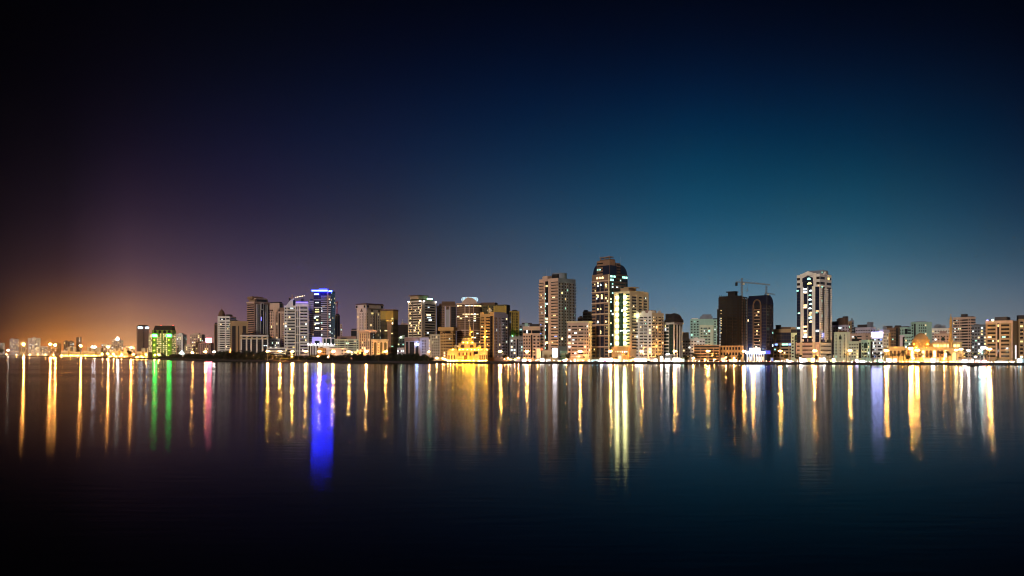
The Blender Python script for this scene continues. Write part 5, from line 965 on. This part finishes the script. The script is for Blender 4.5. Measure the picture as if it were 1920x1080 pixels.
# ------------------------------------------------------------------ golden palace on the far left shore
D=2520; s=D/F
LPAL=mat_emit('palace_floodlight',(1,.48,.07),60); PALS=mat_wall('palace_stone',(.72,.62,.42),.8)
def palace(label,x0,x1,ytop,towers,D):
    pm=(x0+x1)/2; s=D/F; t=thing('palace',label,'palace',(X(pm,D),D,G)); mx_=lambda p: (p-pm)*s; mz_=lambda y: Z(y,D)-G
    n=max(2,int((x1-x0)/12)); 
    for i in range(n):
        a=x0+(x1-x0)*i/n; c=x0+(x1-x0)*(i+.94)/n; h=mz_(ytop+(i%3)*1.3); build(MB().box(mx_(a),mx_(c),(i%2)*6,30,0,h),'wing',PALS,t)
        k=max(2,int((c-a)/1.6))
        for j in range(k): build(win_geo(MB(),1.1*s*.55,h*.4,True),'arch_window',[WALL['brown'],PALS],t,(mx_(a+(c-a)*(j+.5)/k),(i%2)*6-.1,h*.3))
    for a,c,y in towers:
        build(MB().box(mx_(a),mx_(c),8,8+(c-a)*s,0,mz_(y)),'tower',PALS,t)
        for j in range(3): build(MB().box(mx_(a+(c-a)*(j*.36)),mx_(a+(c-a)*(j*.36+.22)),8.1,9,mz_(y),mz_(y)+1.6),'merlon',PALS,t)
    k=int((x1-x0)/4.4)
    for j in range(k): build(ball(1.0),'floodlight',LPAL,t,(mx_(x0+(x1-x0)*(j+.5)/k),-9-(j%2)*4,1.4+(j%3)))
palace('long golden floodlit palace with square towers on the far left shore',115,192,657.5,[(124,128.5,651.5),(134.5,139,651.5),(161,165,652),(168,173,652.5),(176,186,652)],2420)
palace('smaller golden floodlit palace wing left of the brown tower',206,239,657.5,[(211,214,654.5),(219,222,653.5),(230,234,654)],1960)
palace('small golden lit gatehouse at the foot of the brown tower',257,276,659,[(262,269,654),(272,275,654)],1640)
build(MB().lathe([(.4,0),(.4,26)],8).lathe([(.1,26),(3.8,29.5),(.1,33)],12,(-3.6,0),1).lathe([(.1,26),(3.8,29.5),(.1,33)],12,(3.6,0),1),'twin_globe_lamp',[METAL,cached('twg',lambda: mat_emit('white_globe_sign',(.85,.88,1),60))],None,(X(175.5,2560),2560,G),label='twin white globes glaring high over the golden palace',category='beacon light')
# ------------------------------------------------------------------ floodlights of the two lagoon mosques
def flood(px,off,z,em,r,lab,grp,D0):
    t=flood.src.get(em.name)
    if t is None:
        t=thing('floodlight',lab,'floodlight',(0,0,0)); build(MB().box(-.5,.5,-.35,.35,0,.25).tube((0,0,.25),(0,0,.8),.09),'stand',METAL,t); build(ball(.42,8,.8),'lens',em,t,(0,0,1.1)); flood.src[em.name]=t
    place(t,(X(px,D0),D0+off,z),lab,grp,0,r)
flood.src={}
FY=mat_emit('mosque_flood_yellow',(1,.43,.02),580); FW=mat_emit('mosque_flood_white',(1,.60,.15),300); FA=mat_emit('mosque_flood_amber',(1,.40,.02),200)
FM=mat_emit('minaret_flood_amber',(1,.48,.04),2600)
zt_=lambda py,D: Z(py,D)
for px in(858,869,875,881,889): flood(px,-13,G,FY,1.25,'yellow floodlight on the ground before the golden mosque','ground floodlights of the golden mosque',950)
for px in(841,846,852,899,905,911): flood(px,-10,G,FW,1.15,'warm white floodlight before a side wing of the golden mosque','wing floodlights of the golden mosque',950)
for px,py in((862,657.3),(868,657.3),(876,657.3),(884,657.3),(890,657.3)): flood(px,2.2,Z(657,950)+.02,FY,.75,'yellow floodlight on the roof terrace of the golden mosque','roof terrace floodlights of the golden mosque',950)
for px in(868,876,885): flood(px,5.5,Z(643.5,950)+.02,FY,.7,'yellow floodlight on the upper roof of the golden mosque','upper roof floodlights of the golden mosque',950)
for px,py,of in((849,654,1.0),(897,654,1.0),(903,657.2,4),(913,657.2,4)): flood(px,of,Z(657.2,950)+.02,FY,.8,'yellow floodlight beside a small dome of the golden mosque','small dome floodlights of the golden mosque',950)
for px,py in((883.8,633.2),(912.6,633),(907,633),(911.6,621.8),(883,622.8)): flood(px,22.5 if px<900 else 6.5,Z(py,950),FY,.8 if py>630 else .55,'yellow floodlight partway up a minaret of the golden mosque','minaret floodlights of the golden mosque',950)
for px in(1673,1688,1704,1716,1728,1738,1752,1766,1777): flood(px,-6,G,FA,1.15,'amber floodlight on the ground before the domed amber mosque','ground floodlights of the amber mosque',838)
for px in(1789,1803): flood(px,-5,G,FA,.9,'amber floodlight at the portal of the amber mosque','portal floodlights of the amber mosque',838)
for px in(1722,1737,1742,1750,1757,1768,1779,1792): flood(px,4.5 if px<1780 else 4.5,Z(653 if px<1781 else 652,838)+.05,FA,.65,'amber floodlight on the low roof of the amber mosque','low roof floodlights of the amber mosque',838)
for px in(1722,1735,1748): flood(px,9.2,Z(646.5,838)+.05,FA,.7,'amber floodlight under the drum of the broad dome','drum floodlights of the amber mosque',838)
for px,py in((1783,638.8),(1788.6,638.8),(1783.4,617.4),(1788.2,617.4),(1782.6,651.5),(1789,651.5),(1784,606.4),(1787.6,606.4)): flood(px,3.8,Z(py,838),FM,.45,'amber floodlight on a gallery of the single minaret','gallery floodlights of the single minaret',838)
# ------------------------------------------------------------------ moored boats
def boat(px,py,D,L_,mat,lab,cabin):
    t=thing('moored_boat',lab,'boat',(X(px,D),D,0)); h=L_*.13
    mb=MB(); st=[(-.5,.36,.75),(-.3,.5,.8),(0,.5,.85),(.3,.38,1.0),(.46,.14,1.2),(.5,.02,1.28)]; w0=L_*.26; n0=0
    for x,wd,hz in st: mb.v+=[(x*L_,-wd*w0,hz*h),(x*L_,-wd*w0*.55,-.3),(x*L_,wd*w0*.55,-.3),(x*L_,wd*w0,hz*h)]
    for i in range(len(st)-1):
        for j in range(4): a=i*4+j; c=i*4+(j+1)%4; mb.f.append((a,a+4,c+4,c)); mb.m.append(0)
    mb.f.append((0,1,2,3)); mb.m.append(0); build(mb,'hull',mat,t)
    if cabin: build(MB().slab([(-L_*.25,h*.8),(L_*.12,h*.9),(L_*.04,h*1.9),(-L_*.22,h*1.9)],-w0*.3,w0*.3),'cabin',WALL['dark'],t); build(MB().tube((-L_*.1,0,h*1.9),(-L_*.1,0,h*3.2),.06),'mast',METAL,t)
boat(1827,688,716,9.5,WALL['dark'],'small dark boat moored off the right hand promenade',True)
boat(713,679.5,985,6.5,WALL['grey'],'left one of two small pale boats moored below the black trees',False); boat(722,679.5,982,5.5,WALL['grey'],'right one of two small pale boats moored below the black trees',False)
HZD=.00003
if HZD:
    hm=bpy.data.materials.new('haze_air'); hm.use_nodes=True; nt=hm.node_tree; nt.nodes.remove(nt.nodes['Principled BSDF'])
    pv=nt.nodes.new('ShaderNodeVolumePrincipled'); pv.inputs['Color'].default_value=(.85,.86,.9,1); pv.inputs['Density'].default_value=HZD; pv.inputs['Anisotropy'].default_value=.85
    nt.links.new(pv.outputs[0],nt.nodes['Material Output'].inputs['Volume'])
    build(MB().box(-9800,11500,-420,7100,-3,190),'haze',hm,kind='stuff')
